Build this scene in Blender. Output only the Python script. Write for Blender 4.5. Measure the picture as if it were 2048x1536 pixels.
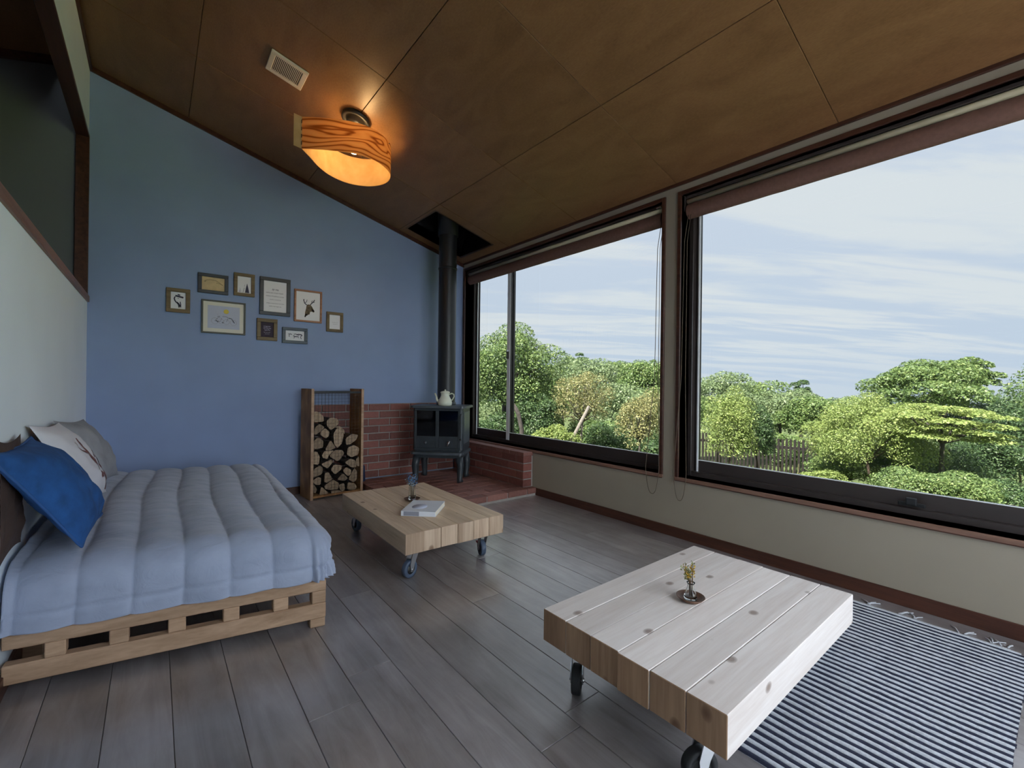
import bpy, bmesh, math, random
import numpy as np
from mathutils import Vector, Matrix

# ------------------------------------------------------------------ camera, sky, sun, exposure
for o in list(bpy.data.objects):
    bpy.data.objects.remove(o)
SC = bpy.context.scene
COL = SC.collection
CAM_Z, YAW, ROLL, FPX = 1.01188, 0.67353, 0.01197, 896.55
W, B, XL = 2.743, 4.354, -0.376          # window wall, blue wall, left wall
ZT, SLOPE = 2.366, 0.2745               # ceiling height at the window wall, roof slope
YB = -1.15                               # wall behind the camera

_F = Vector((math.sin(YAW), math.cos(YAW), 0)); _R0 = Vector((math.cos(YAW), -math.sin(YAW), 0)); _U0 = Vector((0, 0, 1))
_R = _R0 * math.cos(ROLL) + _U0 * math.sin(ROLL); _U = -_R0 * math.sin(ROLL) + _U0 * math.cos(ROLL)
cd = bpy.data.cameras.new('camera'); cam = bpy.data.objects.new('camera', cd); COL.objects.link(cam)
cd.sensor_fit = 'HORIZONTAL'; cd.sensor_width = 36; cd.lens = 36 * FPX / 2048; cd.clip_start = 0.02; cd.clip_end = 500
mw = Matrix.Identity(4)
for i in range(3):
    mw[i][0], mw[i][1], mw[i][2] = _R[i], _U[i], -_F[i]
mw[2][3] = CAM_Z
cam.matrix_world = mw
SC.camera = cam

def at(px, py, depth):
    """point on the ray of a pixel of the 2048x1536 photograph at a depth in metres"""
    return Vector((0, 0, CAM_Z)) + (_F + _R * ((px - 1024) / FPX) - _U * ((py - 768) / FPX)) * depth

SC.view_settings.view_transform = 'Standard'
SC.view_settings.look = 'None'
SC.view_settings.gamma = 1
SC.view_settings.use_curve_mapping = False
SC.view_settings.exposure = 1.3
SC.cycles.max_bounces = 14
SC.cycles.diffuse_bounces = 8
SC.cycles.transparent_max_bounces = 24
SC.cycles.sample_clamp_indirect = 6

class NT:
    def __init__(s, tree): s.t = tree; tree.nodes.clear()
    def n(s, typ, **kw):
        nd = s.t.nodes.new(typ)
        for k, v in kw.items():
            if k.startswith('i_'):
                nm = k[2:]; key = int(nm) if nm.isdigit() else nm.replace('_', ' ')
                if hasattr(v, 'is_output'): s.t.links.new(v, nd.inputs[key])
                else: nd.inputs[key].default_value = v
            else: setattr(nd, k, v)
        return nd
    def l(s, a, b): s.t.links.new(a, b)
    def math(s, op, a, b=0.0, c=False):
        m = s.n('ShaderNodeMath', operation=op, use_clamp=c)
        for i, v in enumerate((a, b)):
            if hasattr(v, 'is_output'): s.l(v, m.inputs[i])
            else: m.inputs[i].default_value = v
        return m.outputs[0]
    def ramp(s, fac, stops, interp='LINEAR'):
        r = s.n('ShaderNodeValToRGB'); r.color_ramp.interpolation = interp
        els = r.color_ramp.elements
        while len(els) < len(stops): els.new(0.5)
        for e, (p, c) in zip(els, stops):
            e.position = p; e.color = tuple(c) + (1,) if len(c) == 3 else c
        s.l(fac, r.inputs[0]); return r.outputs[0]
    def mix(s, fac, a, b, mode='MIX'):
        m = s.n('ShaderNodeMix', data_type='RGBA', blend_type=mode)
        for k, v in ((0, fac), (6, a), (7, b)):
            if hasattr(v, 'is_output'): s.l(v, m.inputs[k])
            else: m.inputs[k].default_value = v if k == 0 else tuple(v) + (1,) if len(v) == 3 else v
        return m.outputs[2]

# sky: hazy horizon, blue above, thin streaks of cirrus
wd = bpy.data.worlds.new('sky'); SC.world = wd; wd.use_nodes = True
t = NT(wd.node_tree)
tc = t.n('ShaderNodeTexCoord').outputs['Generated']
sep = t.n('ShaderNodeSeparateXYZ', i_0=tc)
zc = sep.outputs[2]
base = t.ramp(t.math('MULTIPLY_ADD', zc, 1.0), [(0.0, (.60, .63, .69)), (0.06, (.56, .63, .70)), (0.15, (.33, .50, .655)), (0.27, (.34, .50, .66)), (0.42, (.46, .56, .68)), (1.0, (.54, .61, .72))])
den = t.math('ADD', t.math('MAXIMUM', zc, 0.0), 0.13)
fx = t.math('ADD', t.math('MULTIPLY', sep.outputs[0], _F.x), t.math('MULTIPLY', sep.outputs[1], _F.y))
rx = t.math('ADD', t.math('MULTIPLY', sep.outputs[0], _R0.x), t.math('MULTIPLY', sep.outputs[1], _R0.y))
pv = t.n('ShaderNodeCombineXYZ', i_0=t.math('MULTIPLY', t.math('DIVIDE', rx, den), 0.42), i_1=t.math('MULTIPLY', t.math('DIVIDE', fx, den), 1.9), i_2=2.3).outputs[0]
nz = t.n('ShaderNodeTexNoise', i_Vector=pv, i_Scale=1.5, i_Detail=8.0, i_Roughness=0.60, i_Distortion=0.5)
nz2 = t.n('ShaderNodeTexNoise', i_Vector=pv, i_Scale=0.5, i_Detail=2.0)
cf = t.ramp(t.math('ADD', t.math('MULTIPLY', nz.outputs[0], 0.72), t.math('MULTIPLY', nz2.outputs[0], 0.38)), [(0.49, (0, 0, 0)), (0.62, (1, 1, 1))], 'EASE')
hz = t.ramp(zc, [(0.0, (.35, .35, .35)), (0.10, (1, 1, 1))])
cf = t.math('MULTIPLY', t.math('MULTIPLY', cf, hz), 0.92)
skyc = t.mix(cf, base, (.63, .68, .715))
bg = t.n('ShaderNodeBackground', i_Color=skyc, i_Strength=4.45)
t.l(bg.outputs[0], t.n('ShaderNodeOutputWorld').inputs[0])

sd = bpy.data.lights.new('sun', 'SUN'); sd.energy = 56.0; sd.angle = math.radians(1.0); sd.color = (1.0, .95, .84)
sun = bpy.data.objects.new('sun', sd); COL.objects.link(sun); sun.location = (-6, 8, 14)
sun.rotation_euler = (Vector((0.50, 0.06, -0.80))).to_track_quat('-Z', 'Y').to_euler()

# ------------------------------------------------------------------ materials
MATS = {}
def newmat(name):
    m = bpy.data.materials.new(name); m.use_nodes = True; MATS[name] = m
    t = NT(m.node_tree); out = t.n('ShaderNodeOutputMaterial'); return m, t, out
def bsdf(t, out, color, rough=0.6, **kw):
    b = t.n('ShaderNodeBsdfPrincipled')
    for k, v in (('Base Color', color), ('Roughness', rough)):
        if hasattr(v, 'is_output'): t.l(v, b.inputs[k])
        else: b.inputs[k].default_value = (tuple(v) + (1,)) if k == 'Base Color' else v
    for k, v in kw.items():
        b.inputs[k.replace('_', ' ')].default_value = v
    t.l(b.outputs[0], out.inputs[0]); return b
def bump(t, b, h, strength=0.2, dist=0.01):
    n = t.n('ShaderNodeBump', i_Strength=strength, i_Distance=dist); t.l(h, n.inputs['Height']); t.l(n.outputs[0], b.inputs['Normal'])
def plain(name, color, rough=0.6, var=0.08, scale=6.0, bumps=0.0, bscale=200.0, **kw):
    m, t, out = newmat(name)
    tc = t.n('ShaderNodeTexCoord').outputs['Object']
    nz = t.n('ShaderNodeTexNoise', i_Vector=tc, i_Scale=scale, i_Detail=4.0).outputs[0]
    lo = tuple(c * (1 - var) for c in color); hi = tuple(min(1, c * (1 + var)) for c in color)
    b = bsdf(t, out, t.ramp(nz, [(0.3, lo), (0.7, hi)]), rough, **kw)
    if bumps:
        bump(t, b, t.n('ShaderNodeTexNoise', i_Vector=tc, i_Scale=bscale, i_Detail=3.0).outputs[0], bumps, 0.002)
    return m
def wood(name, dark, light, rough=0.55, axis=0, ringscale=28.0, knots=0.0, knotcol=(.05, .025, .015), streak=1.0, seedmul=7.0, spec=0.4):
    """grain running along the object's local axis; every object gets its own piece of the tree"""
    m, t, out = newmat(name)
    tc = t.n('ShaderNodeTexCoord').outputs['Object']
    rnd = t.n('ShaderNodeObjectInfo').outputs['Random']
    off = t.n('ShaderNodeCombineXYZ', i_0=t.math('MULTIPLY', rnd, seedmul), i_1=t.math('MULTIPLY', rnd, 3.1), i_2=t.math('MULTIPLY', rnd, 5.7)).outputs[0]
    v = t.n('ShaderNodeVectorMath', operation='ADD', i_0=tc, i_1=off).outputs[0]
    sc = [1, 1, 1]; sc[axis] = 0.06
    vs = t.n('ShaderNodeVectorMath', operation='MULTIPLY', i_0=v, i_1=tuple(sc)).outputs[0]
    wv = t.n('ShaderNodeTexNoise', i_Vector=vs, i_Scale=ringscale, i_Detail=5.0, i_Roughness=0.6, i_Distortion=0.7).outputs[0]
    fine = t.n('ShaderNodeTexNoise', i_Vector=vs, i_Scale=ringscale * 9, i_Detail=3.0).outputs[0]
    f = t.math('ADD', t.math('MULTIPLY', wv, 0.75), t.math('MULTIPLY', fine, 0.25 * streak))
    col = t.ramp(f, [(0.32, dark), (0.62, light)])
    tone = t.math('ADD', t.math('MULTIPLY', rnd, 0.22), 0.89)
    col = t.mix(1.0, col, t.n('ShaderNodeCombineXYZ', i_0=tone, i_1=tone, i_2=tone).outputs[0], 'MULTIPLY')
    if knots:
        ks = [9.0, 9.0, 9.0]; ks[axis] = 6.5
        kv = t.n('ShaderNodeVectorMath', operation='MULTIPLY', i_0=v, i_1=tuple(ks)).outputs[0]
        vo = t.n('ShaderNodeTexVoronoi', i_Vector=kv, i_Scale=1.0)
        kf = t.ramp(vo.outputs['Distance'], [(knots * 0.55, (1, 1, 1)), (knots, (.55, .55, .55)), (knots * 1.25, (0, 0, 0))])
        col = t.mix(t.math('MULTIPLY', kf, 0.8), col, knotcol)
    b = bsdf(t, out, col, rough); b.inputs['Specular IOR Level'].default_value = spec
    bump(t, b, f, 0.12, 0.002)
    return m

def build_materials():
    plain('blue_paint', (.26, .342, .545), .75, .04, 3, .08, 300)
    plain('white_plaster', (.80, .865, .93), .8, .02, 3, .12, 180)
    plain('shaded_cream_plaster', (.33, .285, .225), .85, .03, 3, .15, 180)  # the window wall's backlit shade is put into this darker tone
    plain('shade_plaster', (.13, .14, .145), .85, .03, 3)  # side room surfaces: their unlit look is put into the colour
    plain('grout_dark', (.035, .028, .024), .9, .1)
    wood('trim_wood', (.035, .013, .009), (.085, .032, .020), .38, 1, 30)
    wood('cap_wood', (.16, .065, .035), (.30, .14, .08), .4, 1, 26)
    wood('sill_wood', (.16, .085, .06), (.30, .17, .125), .33, 1, 26)
    wood('pine_x', (.66, .575, .53), (.80, .74, .71), .5, 0, 20, .115, (.20, .13, .10))
    wood('pine_y', (.54, .39, .26), (.76, .60, .44), .5, 1, 20, .115, (.16, .085, .05))
    wood('pine_x_end', (.20, .105, .055), (.46, .29, .18), .7, 2, 9, .13, (.12, .055, .03))  # brown end grain, deepened with the shade on the table's end
    wood('pine_y_end', (.30, .19, .12), (.60, .45, .33), .7, 2, 9, .13, (.16, .085, .05))
    wood('pallet_wood', (.30, .18, .105), (.50, .33, .215), .6, 0, 16, .10, (.11, .05, .03))
    wood('osb', (.20, .085, .03), (.50, .27, .10), .6, 2, 12, .5, (.20, .09, .03))
    wood('dark_bowl', (.06, .028, .016), (.16, .08, .048), .45, 0, 40)
    plain('mortar', (.33, .30, .28), .95, .1, 20)
    plain('iron', (.032, .040, .048), .42, .2, 20, .06, 300)
    plain('iron_edge', (.075, .088, .10), .36, .15, 20)
    plain('firebox', (.010, .009, .009), .8, .1)
    plain('pipe_black', (.011, .012, .015), .42, .15, 10)
    plain('steel', (.55, .56, .58), .3, .05, 10, Metallic=1.0)
    plain('alu_dark', (.040, .031, .029), .35, .1, 10)
    plain('alu_light', (.86, .87, .90), .35, .04, 10)
    plain('rubber_black', (.012, .013, .015), .55, .1)
    plain('rubber_blue', (.07, .10, .16), .5, .1)
    plain('hub_dark', (.03, .03, .03), .5, .1)
    plain('red_plastic', (.35, .03, .03), .4, .1)
    plain('enamel', (.68, .70, .58), .22, .03, 8)
    plain('blind_fabric', (.17, .085, .065), .8, .12, 60, .3, 500)
    plain('blind_rail', (.52, .47, .33), .5, .05)
    plain('cord_brown', (.10, .07, .045), .6, .1)
    plain('vent_cream', (.70, .62, .50), .5, .03)
    plain('vent_dark', (.03, .025, .02), .8, .1)
    plain('paper', (.78, .79, .84), .8, .01)
    plain('paper_cream', (.74, .72, .64), .8, .02)
    plain('paper_tan', (.62, .47, .27), .8, .12, 25)
    plain('paper_dark', (.045, .032, .055), .8, .1)
    plain('paper_blue', (.50, .54, .68), .8, .05)
    plain('ink', (.035, .035, .07), .8, .2)
    plain('ink_grey', (.30, .30, .36), .8, .2)
    plain('ink_brown', (.14, .11, .075), .8, .5, 60)
    plain('ink_tan', (.36, .27, .16), .8, .2)
    plain('ink_yellow', (.68, .55, .10), .8, .1)
    plain('ink_lilac', (.42, .40, .55), .8, .1)
    wood('frame_oak', (.10, .065, .025), (.19, .135, .06), .5, 0, 30)
    wood('frame_orange', (.24, .10, .05), (.40, .20, .11), .5, 0, 30)
    plain('frame_black', (.010, .011, .016), .4, .1)
    plain('frame_teal', (.018, .032, .048), .4, .1)
    plain('frame_grey', (.075, .075, .058), .5, .1)
    plain('cushion_blue', (.010, .075, .25), .85, .25, 18, .5, 420)
    plain('cushion_white', (.66, .65, .70), .9, .03, 10, .3, 350)
    plain('cushion_grey', (.30, .31, .34), .9, .10, 14, .4, 350)
    plain('cushion_brown', (.06, .035, .028), .9, .15, 14, .4, 350)
    plain('piping_blue', (.02, .085, .26), .8, .1)
    plain('antler_print', (.17, .075, .075), .9, .45, 55)
    plain('bark', (.055, .036, .026), .95, .4, 40, .6, 120)
    plain('tree_bark', (.075, .065, .060), .9, .35, 12, .5, 60)
    plain('pale_bark', (.20, .18, .16), .9, .2, 12, .4, 60)
    plain('soil', (.07, .10, .03), 1, .4, 1.2, .6, 8)
    plain('terrace', (.06, .065, .075), .9, .1, 2)  # added ground behind the house, toned for the light it bounces
    plain('fence_wood', (.016, .012, .011), .85, .3, 6)
    plain('rug_white', (.56, .58, .63), .95, .14, 120, .6, 400)
    plain('rug_navy', (.020, .024, .050), .95, .3, 90, .6, 400)
    plain('petal_blue', (.10, .20, .36), .8, .4, 80)
    plain('petal_yellow', (.52, .33, .03), .8, .3, 80)
    plain('leaf_dry', (.26, .29, .10), .8, .3, 60)
    plain('leaf_grey', (.34, .40, .40), .8, .3, 60)
    plain('stem_brown', (.14, .085, .04), .8, .2)
    plain('book_white', (.70, .73, .80), .5, .02)
    plain('book_page', (.72, .68, .58), .85, .05, 60)
    plain('book_grey', (.26, .27, .33), .5, .06)
    plain('shovel_blue', (.015, .03, .085), .45, .15)

    # plywood ceiling
    m, t, out = newmat('plywood')
    tc = t.n('ShaderNodeTexCoord').outputs['Object']; rnd = t.n('ShaderNodeObjectInfo').outputs['Random']
    v = t.n('ShaderNodeVectorMath', operation='ADD', i_0=tc, i_1=t.n('ShaderNodeCombineXYZ', i_0=t.math('MULTIPLY', rnd, 11.0), i_1=t.math('MULTIPLY', rnd, 5.0)).outputs[0]).outputs[0]
    vs = t.n('ShaderNodeVectorMath', operation='MULTIPLY', i_0=v, i_1=(1, .35, 1)).outputs[0]
    a = t.n('ShaderNodeTexNoise', i_Vector=vs, i_Scale=7.0, i_Detail=5.0, i_Distortion=1.2).outputs[0]
    c = t.n('ShaderNodeTexNoise', i_Vector=vs, i_Scale=150.0, i_Detail=2.0).outputs[0]
    f = t.math('ADD', t.math('MULTIPLY', a, .6), t.math('MULTIPLY', c, .4))
    col = t.ramp(f, [(.3, (.19, .092, .037)), (.7, (.29, .150, .064))])
    tone = t.math('ADD', t.math('MULTIPLY', rnd, .10), .95)
    col = t.mix(1.0, col, t.n('ShaderNodeCombineXYZ', i_0=tone, i_1=tone, i_2=tone).outputs[0], 'MULTIPLY')
    b = bsdf(t, out, col, .42); b.inputs['Specular IOR Level'].default_value = .35; bump(t, b, c, .06, .002)

    # floor planks
    m, t, out = newmat('floor_plank')
    tc = t.n('ShaderNodeTexCoord').outputs['Object']; rnd = t.n('ShaderNodeObjectInfo').outputs['Random']
    v = t.n('ShaderNodeVectorMath', operation='ADD', i_0=tc, i_1=t.n('ShaderNodeCombineXYZ', i_0=t.math('MULTIPLY', rnd, 17.0), i_1=t.math('MULTIPLY', rnd, 9.0)).outputs[0]).outputs[0]
    vs = t.n('ShaderNodeVectorMath', operation='MULTIPLY', i_0=v, i_1=(1, .12, 1)).outputs[0]
    a = t.n('ShaderNodeTexNoise', i_Vector=vs, i_Scale=16.0, i_Detail=7.0, i_Roughness=.65, i_Distortion=.8).outputs[0]
    c = t.n('ShaderNodeTexNoise', i_Vector=v, i_Scale=5.0, i_Detail=4.0).outputs[0]
    f = t.math('ADD', t.math('MULTIPLY', a, .62), t.math('MULTIPLY', c, .38))
    col = t.ramp(f, [(.30, (.14, .12, .12)), (.50, (.26, .235, .24)), (.70, (.38, .355, .37))])
    tone = t.math('ADD', t.math('MULTIPLY', rnd, .30), .85)
    col = t.mix(1.0, col, t.n('ShaderNodeCombineXYZ', i_0=tone, i_1=tone, i_2=tone).outputs[0], 'MULTIPLY')
    b = bsdf(t, out, col, t.math('ADD', t.math('MULTIPLY', a, .12), .24)); b.inputs['Specular IOR Level'].default_value = 1.0; b.inputs['Coat Weight'].default_value = 1.0; b.inputs['Coat Roughness'].default_value = .27; b.inputs['Coat IOR'].default_value = 1.6
    bump(t, b, a, .04, .001)

    # bricks
    for nm, lo, hi in (('brick', (.15, .050, .040), (.30, .105, .082)), ('hearth_brick', (.18, .075, .060), (.32, .145, .118))):
        m, t, out = newmat(nm)
        tc = t.n('ShaderNodeTexCoord').outputs['Object']; rnd = t.n('ShaderNodeObjectInfo').outputs['Random']
        v = t.n('ShaderNodeVectorMath', operation='ADD', i_0=tc, i_1=t.n('ShaderNodeCombineXYZ', i_0=t.math('MULTIPLY', rnd, 9.0)).outputs[0]).outputs[0]
        a = t.n('ShaderNodeTexNoise', i_Vector=v, i_Scale=45.0, i_Detail=5.0).outputs[0]
        f = t.math('ADD', t.math('MULTIPLY', a, .5), t.math('MULTIPLY', rnd, .5))
        b = bsdf(t, out, t.ramp(f, [(.2, lo), (.8, hi)]), .6); bump(t, b, a, .25, .003)

    # comforter
    m, t, out = newmat('comforter')
    tc = t.n('ShaderNodeTexCoord').outputs['Object']
    a = t.n('ShaderNodeTexNoise', i_Vector=tc, i_Scale=9.0, i_Detail=4.0).outputs[0]
    fz = t.n('ShaderNodeTexNoise', i_Vector=t.n('ShaderNodeVectorMath', operation='MULTIPLY', i_0=tc, i_1=(1, 3.2, 1)).outputs[0], i_Scale=11.0, i_Detail=5.0, i_Distortion=1.5).outputs[0]
    b = bsdf(t, out, t.ramp(a, [(.3, (.275, .315, .42)), (.7, (.335, .38, .50))]), .68)
    b.inputs['Sheen Weight'].default_value = .25; b.inputs['Sheen Roughness'].default_value = .5
    bump(t, b, fz, .35, .012)

    # firewood end grain
    m, t, out = newmat('end_grain')
    tc = t.n('ShaderNodeTexCoord').outputs['Object']; rnd = t.n('ShaderNodeObjectInfo').outputs['Random']
    v = t.n('ShaderNodeVectorMath', operation='ADD', i_0=tc, i_1=t.n('ShaderNodeCombineXYZ', i_0=t.math('MULTIPLY', rnd, .08), i_1=0.0, i_2=t.math('MULTIPLY', rnd, -.05)).outputs[0]).outputs[0]
    wv = t.n('ShaderNodeTexWave', wave_type='RINGS', rings_direction='Y', i_Vector=v, i_Scale=60.0, i_Distortion=2.5, i_Detail=2.0).outputs[0]
    nz = t.n('ShaderNodeTexNoise', i_Vector=v, i_Scale=40.0, i_Detail=4.0).outputs[0]
    f = t.math('ADD', t.math('MULTIPLY', wv, .3), t.math('MULTIPLY', nz, .7))
    col = t.ramp(f, [(.3, (.22, .145, .085)), (.7, (.50, .37, .25))])
    tone = t.math('ADD', t.math('MULTIPLY', rnd, .6), .62)
    col = t.mix(1.0, col, t.n('ShaderNodeCombineXYZ', i_0=tone, i_1=tone, i_2=tone).outputs[0], 'MULTIPLY')
    bsdf(t, out, col, .85)

    # window glass tinted dark to hold down outdoor brightness; clear, stove, vase glass
    for nm, tint, rgh, tw in (('window_glass', (.320, .322, .320), .0, 1.0), ('clear_glass', (.99, .995, .99), .0, 1.0), ('stove_glass', (.30, .31, .32), .03, 1.0)):
        m, t, out = newmat(nm)
        tr = t.n('ShaderNodeBsdfTransparent', i_Color=tint + (1,)); gl = t.n('ShaderNodeBsdfGlossy', i_Roughness=rgh)
        bf = t.n('ShaderNodeNewGeometry').outputs['Backfacing']          # same reflectance on both faces of the pane
        fr = t.n('ShaderNodeFresnel', i_IOR=t.math('ADD', 1.45, t.math('MULTIPLY', bf, 1 / 1.45 - 1.45)))
        ms = t.n('ShaderNodeMixShader', i_0=t.math('MULTIPLY', fr.outputs[0], .35 if nm != 'stove_glass' else 1.0)); t.l(tr.outputs[0], ms.inputs[1]); t.l(gl.outputs[0], ms.inputs[2])
        t.l(ms.outputs[0], out.inputs[0])
    m, t, out = newmat('vase_glass')
    bsdf(t, out, (.95, .98, .97), .02, Transmission_Weight=1.0, IOR=1.45)

    # bent veneer of the lamp: glows because light passes through it
    m, t, out = newmat('veneer')
    tc = t.n('ShaderNodeTexCoord').outputs['Object']
    vs = t.n('ShaderNodeVectorMath', operation='MULTIPLY', i_0=tc, i_1=(.28, .28, 1.0)).outputs[0]
    sz = t.n('ShaderNodeSeparateXYZ', i_0=tc).outputs[2]
    ds = t.n('ShaderNodeTexNoise', i_Vector=vs, i_Scale=7.0, i_Detail=1.5, i_Distortion=.4).outputs[0]
    ln = t.math('SINE', t.math('ADD', t.math('MULTIPLY', sz, 130.0), t.math('MULTIPLY', ds, 46.0)))
    fc = t.ramp(t.math('ADD', t.math('MULTIPLY', ln, .5), .5), [(.0, (.66, .40, .17)), (.70, (.60, .33, .125)), (1.0, (.24, .085, .025))])
    df = t.n('ShaderNodeBsdfDiffuse', i_Color=fc); tl = t.n('ShaderNodeBsdfTranslucent', i_Color=fc)
    ms = t.n('ShaderNodeMixShader', i_0=.5); t.l(df.outputs[0], ms.inputs[1]); t.l(tl.outputs[0], ms.inputs[2]); t.l(ms.outputs[0], out.inputs[0])
    m, t, out = newmat('veneer_plain')
    nz = t.n('ShaderNodeTexNoise', i_Vector=vs if False else t.n('ShaderNodeTexCoord').outputs['Object'], i_Scale=14.0, i_Detail=3.0).outputs[0]
    fc = t.ramp(nz, [(.3, (.70, .47, .22)), (.7, (.80, .58, .30))])
    df = t.n('ShaderNodeBsdfDiffuse', i_Color=fc); tl = t.n('ShaderNodeBsdfTranslucent', i_Color=fc)
    ms = t.n('ShaderNodeMixShader', i_0=.45); t.l(df.outputs[0], ms.inputs[1]); t.l(tl.outputs[0], ms.inputs[2]); t.l(ms.outputs[0], out.inputs[0])
    m, t, out = newmat('bulb_glow')
    t.l(t.n('ShaderNodeEmission', i_Color=(1, .62, .26, 1), i_Strength=40.0).outputs[0], out.inputs[0])

    # leaves
    for nm, lo, mid, hi in (('leaf_green', (.075, .15, .04), (.16, .28, .065), (.34, .45, .11)),
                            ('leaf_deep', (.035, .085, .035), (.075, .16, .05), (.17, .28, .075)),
                            ('leaf_lime', (.16, .25, .05), (.30, .42, .08), (.50, .58, .14)),
                            ('leaf_olive', (.17, .18, .065), (.33, .33, .11), (.52, .48, .17)),
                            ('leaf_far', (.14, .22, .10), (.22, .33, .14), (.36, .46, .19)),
                            ('grass_blade', (.22, .24, .07), (.36, .38, .12), (.55, .53, .2))):
        m, t, out = newmat(nm)
        g = t.n('ShaderNodeNewGeometry')
        tcn = t.n('ShaderNodeTexNoise', i_Vector=t.n('ShaderNodeTexCoord').outputs['Object'], i_Scale=2.2, i_Detail=2.0).outputs[0]
        f = t.math('ADD', t.math('MULTIPLY', g.outputs['Random Per Island'], .55), t.math('MULTIPLY', tcn, .45))
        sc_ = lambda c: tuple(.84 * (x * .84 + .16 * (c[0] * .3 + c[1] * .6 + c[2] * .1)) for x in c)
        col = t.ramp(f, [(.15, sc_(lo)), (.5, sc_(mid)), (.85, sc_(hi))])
        df = t.n('ShaderNodeBsdfPrincipled', i_Roughness=.5); t.l(col, df.inputs['Base Color'])
        tl = t.n('ShaderNodeBsdfTranslucent', i_Color=col)
        ms = t.n('ShaderNodeMixShader', i_0=.35); t.l(df.outputs[0], ms.inputs[1]); t.l(tl.outputs[0], ms.inputs[2]); t.l(ms.outputs[0], out.inputs[0])
build_materials()

# ------------------------------------------------------------------ mesh helpers
class MB:
    def __init__(s): s.v = []; s.f = []; s.m = []; s.sm = []
    def add(s, vs, fs, mi=0, smooth=False):
        n = len(s.v); s.v += [tuple(p) for p in vs]
        for f in fs: s.f.append(tuple(i + n for i in f)); s.m.append(mi); s.sm.append(smooth)
        return s
    def box(s, x0, x1, y0, y1, z0, z1, mi=0, c=0.0):
        if c <= 0:
            v = [(x, y, z) for x in (x0, x1) for y in (y0, y1) for z in (z0, z1)]
            f = [(0, 1, 3, 2), (4, 6, 7, 5), (0, 4, 5, 1), (2, 3, 7, 6), (0, 2, 6, 4), (1, 5, 7, 3)]
            return s.add(v, f, mi)
        bm = bmesh.new(); bmesh.ops.create_cube(bm, size=1)
        for q in bm.verts: q.co = ((x0 + x1) / 2 + q.co.x * (x1 - x0), (y0 + y1) / 2 + q.co.y * (y1 - y0), (z0 + z1) / 2 + q.co.z * (z1 - z0))
        bmesh.ops.bevel(bm, geom=list(bm.edges), offset=c, segments=1 if c < .004 else 2, profile=.6, affect='EDGES')
        bm.verts.index_update()
        s.add([q.co[:] for q in bm.verts], [[q.index for q in f.verts] for f in bm.faces], mi); bm.free(); return s
    def tube(s, pts, r, n=8, mi=0, cap=True, closed=False):
        pts = [Vector(p) for p in pts]; rs = r if isinstance(r, (list, tuple)) else [r] * len(pts)
        rings = []; up = Vector((0, 0, 1)); prev = None
        for i, p in enumerate(pts):
            a = pts[(i - 1) % len(pts)] if (i > 0 or closed) else p; b = pts[(i + 1) % len(pts)] if (i < len(pts) - 1 or closed) else p
            d = (b - a).normalized() if (b - a).length > 1e-9 else Vector((0, 0, 1))
            if prev is None:
                u = d.orthogonal().normalized()
            else:
                u = (prev - d * prev.dot(d)); u = u.normalized() if u.length > 1e-6 else d.orthogonal().normalized()
            prev = u; w = d.cross(u)
            rings.append([p + (u * math.cos(2 * math.pi * k / n) + w * math.sin(2 * math.pi * k / n)) * rs[i] for k in range(n)])
        vs = [q for rg in rings for q in rg]; fs = []
        m = len(rings)
        for i in range(m if closed else m - 1):
            j = (i + 1) % m
            for k in range(n): fs.append((i * n + k, i * n + (k + 1) % n, j * n + (k + 1) % n, j * n + k))
        if cap and not closed:
            fs.append(tuple(range(n - 1, -1, -1))); fs.append(tuple((m - 1) * n + k for k in range(n)))
        return s.add(vs, fs, mi, True)
    def lathe(s, prof, c=(0, 0, 0), n=24, mi=0, sx=1, sy=1, axis='z'):
        vs = []; fs = []
        for r, z in prof:
            for k in range(n):
                a = 2 * math.pi * k / n; x, y = r * math.cos(a) * sx, r * math.sin(a) * sy
                p = (x, y, z) if axis == 'z' else ((z, x, y) if axis == 'x' else (x, z, y))
                vs.append((c[0] + p[0], c[1] + p[1], c[2] + p[2]))
        for i in range(len(prof) - 1):
            for k in range(n): fs.append((i * n + k, i * n + (k + 1) % n, (i + 1) * n + (k + 1) % n, (i + 1) * n + k))
        return s.add(vs, fs, mi, True)
    def prism(s, poly, h0, h1, plane='xy', mi=0, mcap=None):
        """polygon extruded between h0 and h1 along the remaining axis"""
        def P(a, b, h): return {'xy': (a, b, h), 'xz': (a, h, b), 'yz': (h, a, b)}[plane]
        n = len(poly); vs = [P(a, b, h0) for a, b in poly] + [P(a, b, h1) for a, b in poly]
        s.add(vs, [(i, (i + 1) % n, n + (i + 1) % n, n + i) for i in range(n)], mi)
        s.add(vs, [tuple(range(n - 1, -1, -1)), tuple(range(n, 2 * n))], mi if mcap is None else mcap); return s
    def grid(s, fn, nu, nv, mi=0, smooth=True, closeu=False):
        vs = [fn(i / nu, j / nv) for i in range(nu + (0 if closeu else 1)) for j in range(nv + 1)]; fs = []
        nuu = nu if closeu else nu + 1
        for i in range(nu):
            for j in range(nv):
                a = i * (nv + 1) + j; b = ((i + 1) % nuu) * (nv + 1) + j
                fs.append((a, b, b + 1, a + 1))
        return s.add(vs, fs, mi, smooth)
    def mesh(s, name, mats):
        me = bpy.data.meshes.new(name); me.from_pydata(s.v, [], s.f)
        for mt in (mats if isinstance(mats, (list, tuple)) else [mats]): me.materials.append(MATS[mt])
        me.polygons.foreach_set('material_index', s.m); me.polygons.foreach_set('use_smooth', s.sm)
        bm = bmesh.new(); bm.from_mesh(me); bmesh.ops.recalc_face_normals(bm, faces=bm.faces); bm.to_mesh(me); bm.free()
        return me
    def build(s, name, mats, parent=None, loc=(0, 0, 0), rot=(0, 0, 0)):
        return link(name, s.mesh(name, mats), parent, loc, rot)
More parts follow.
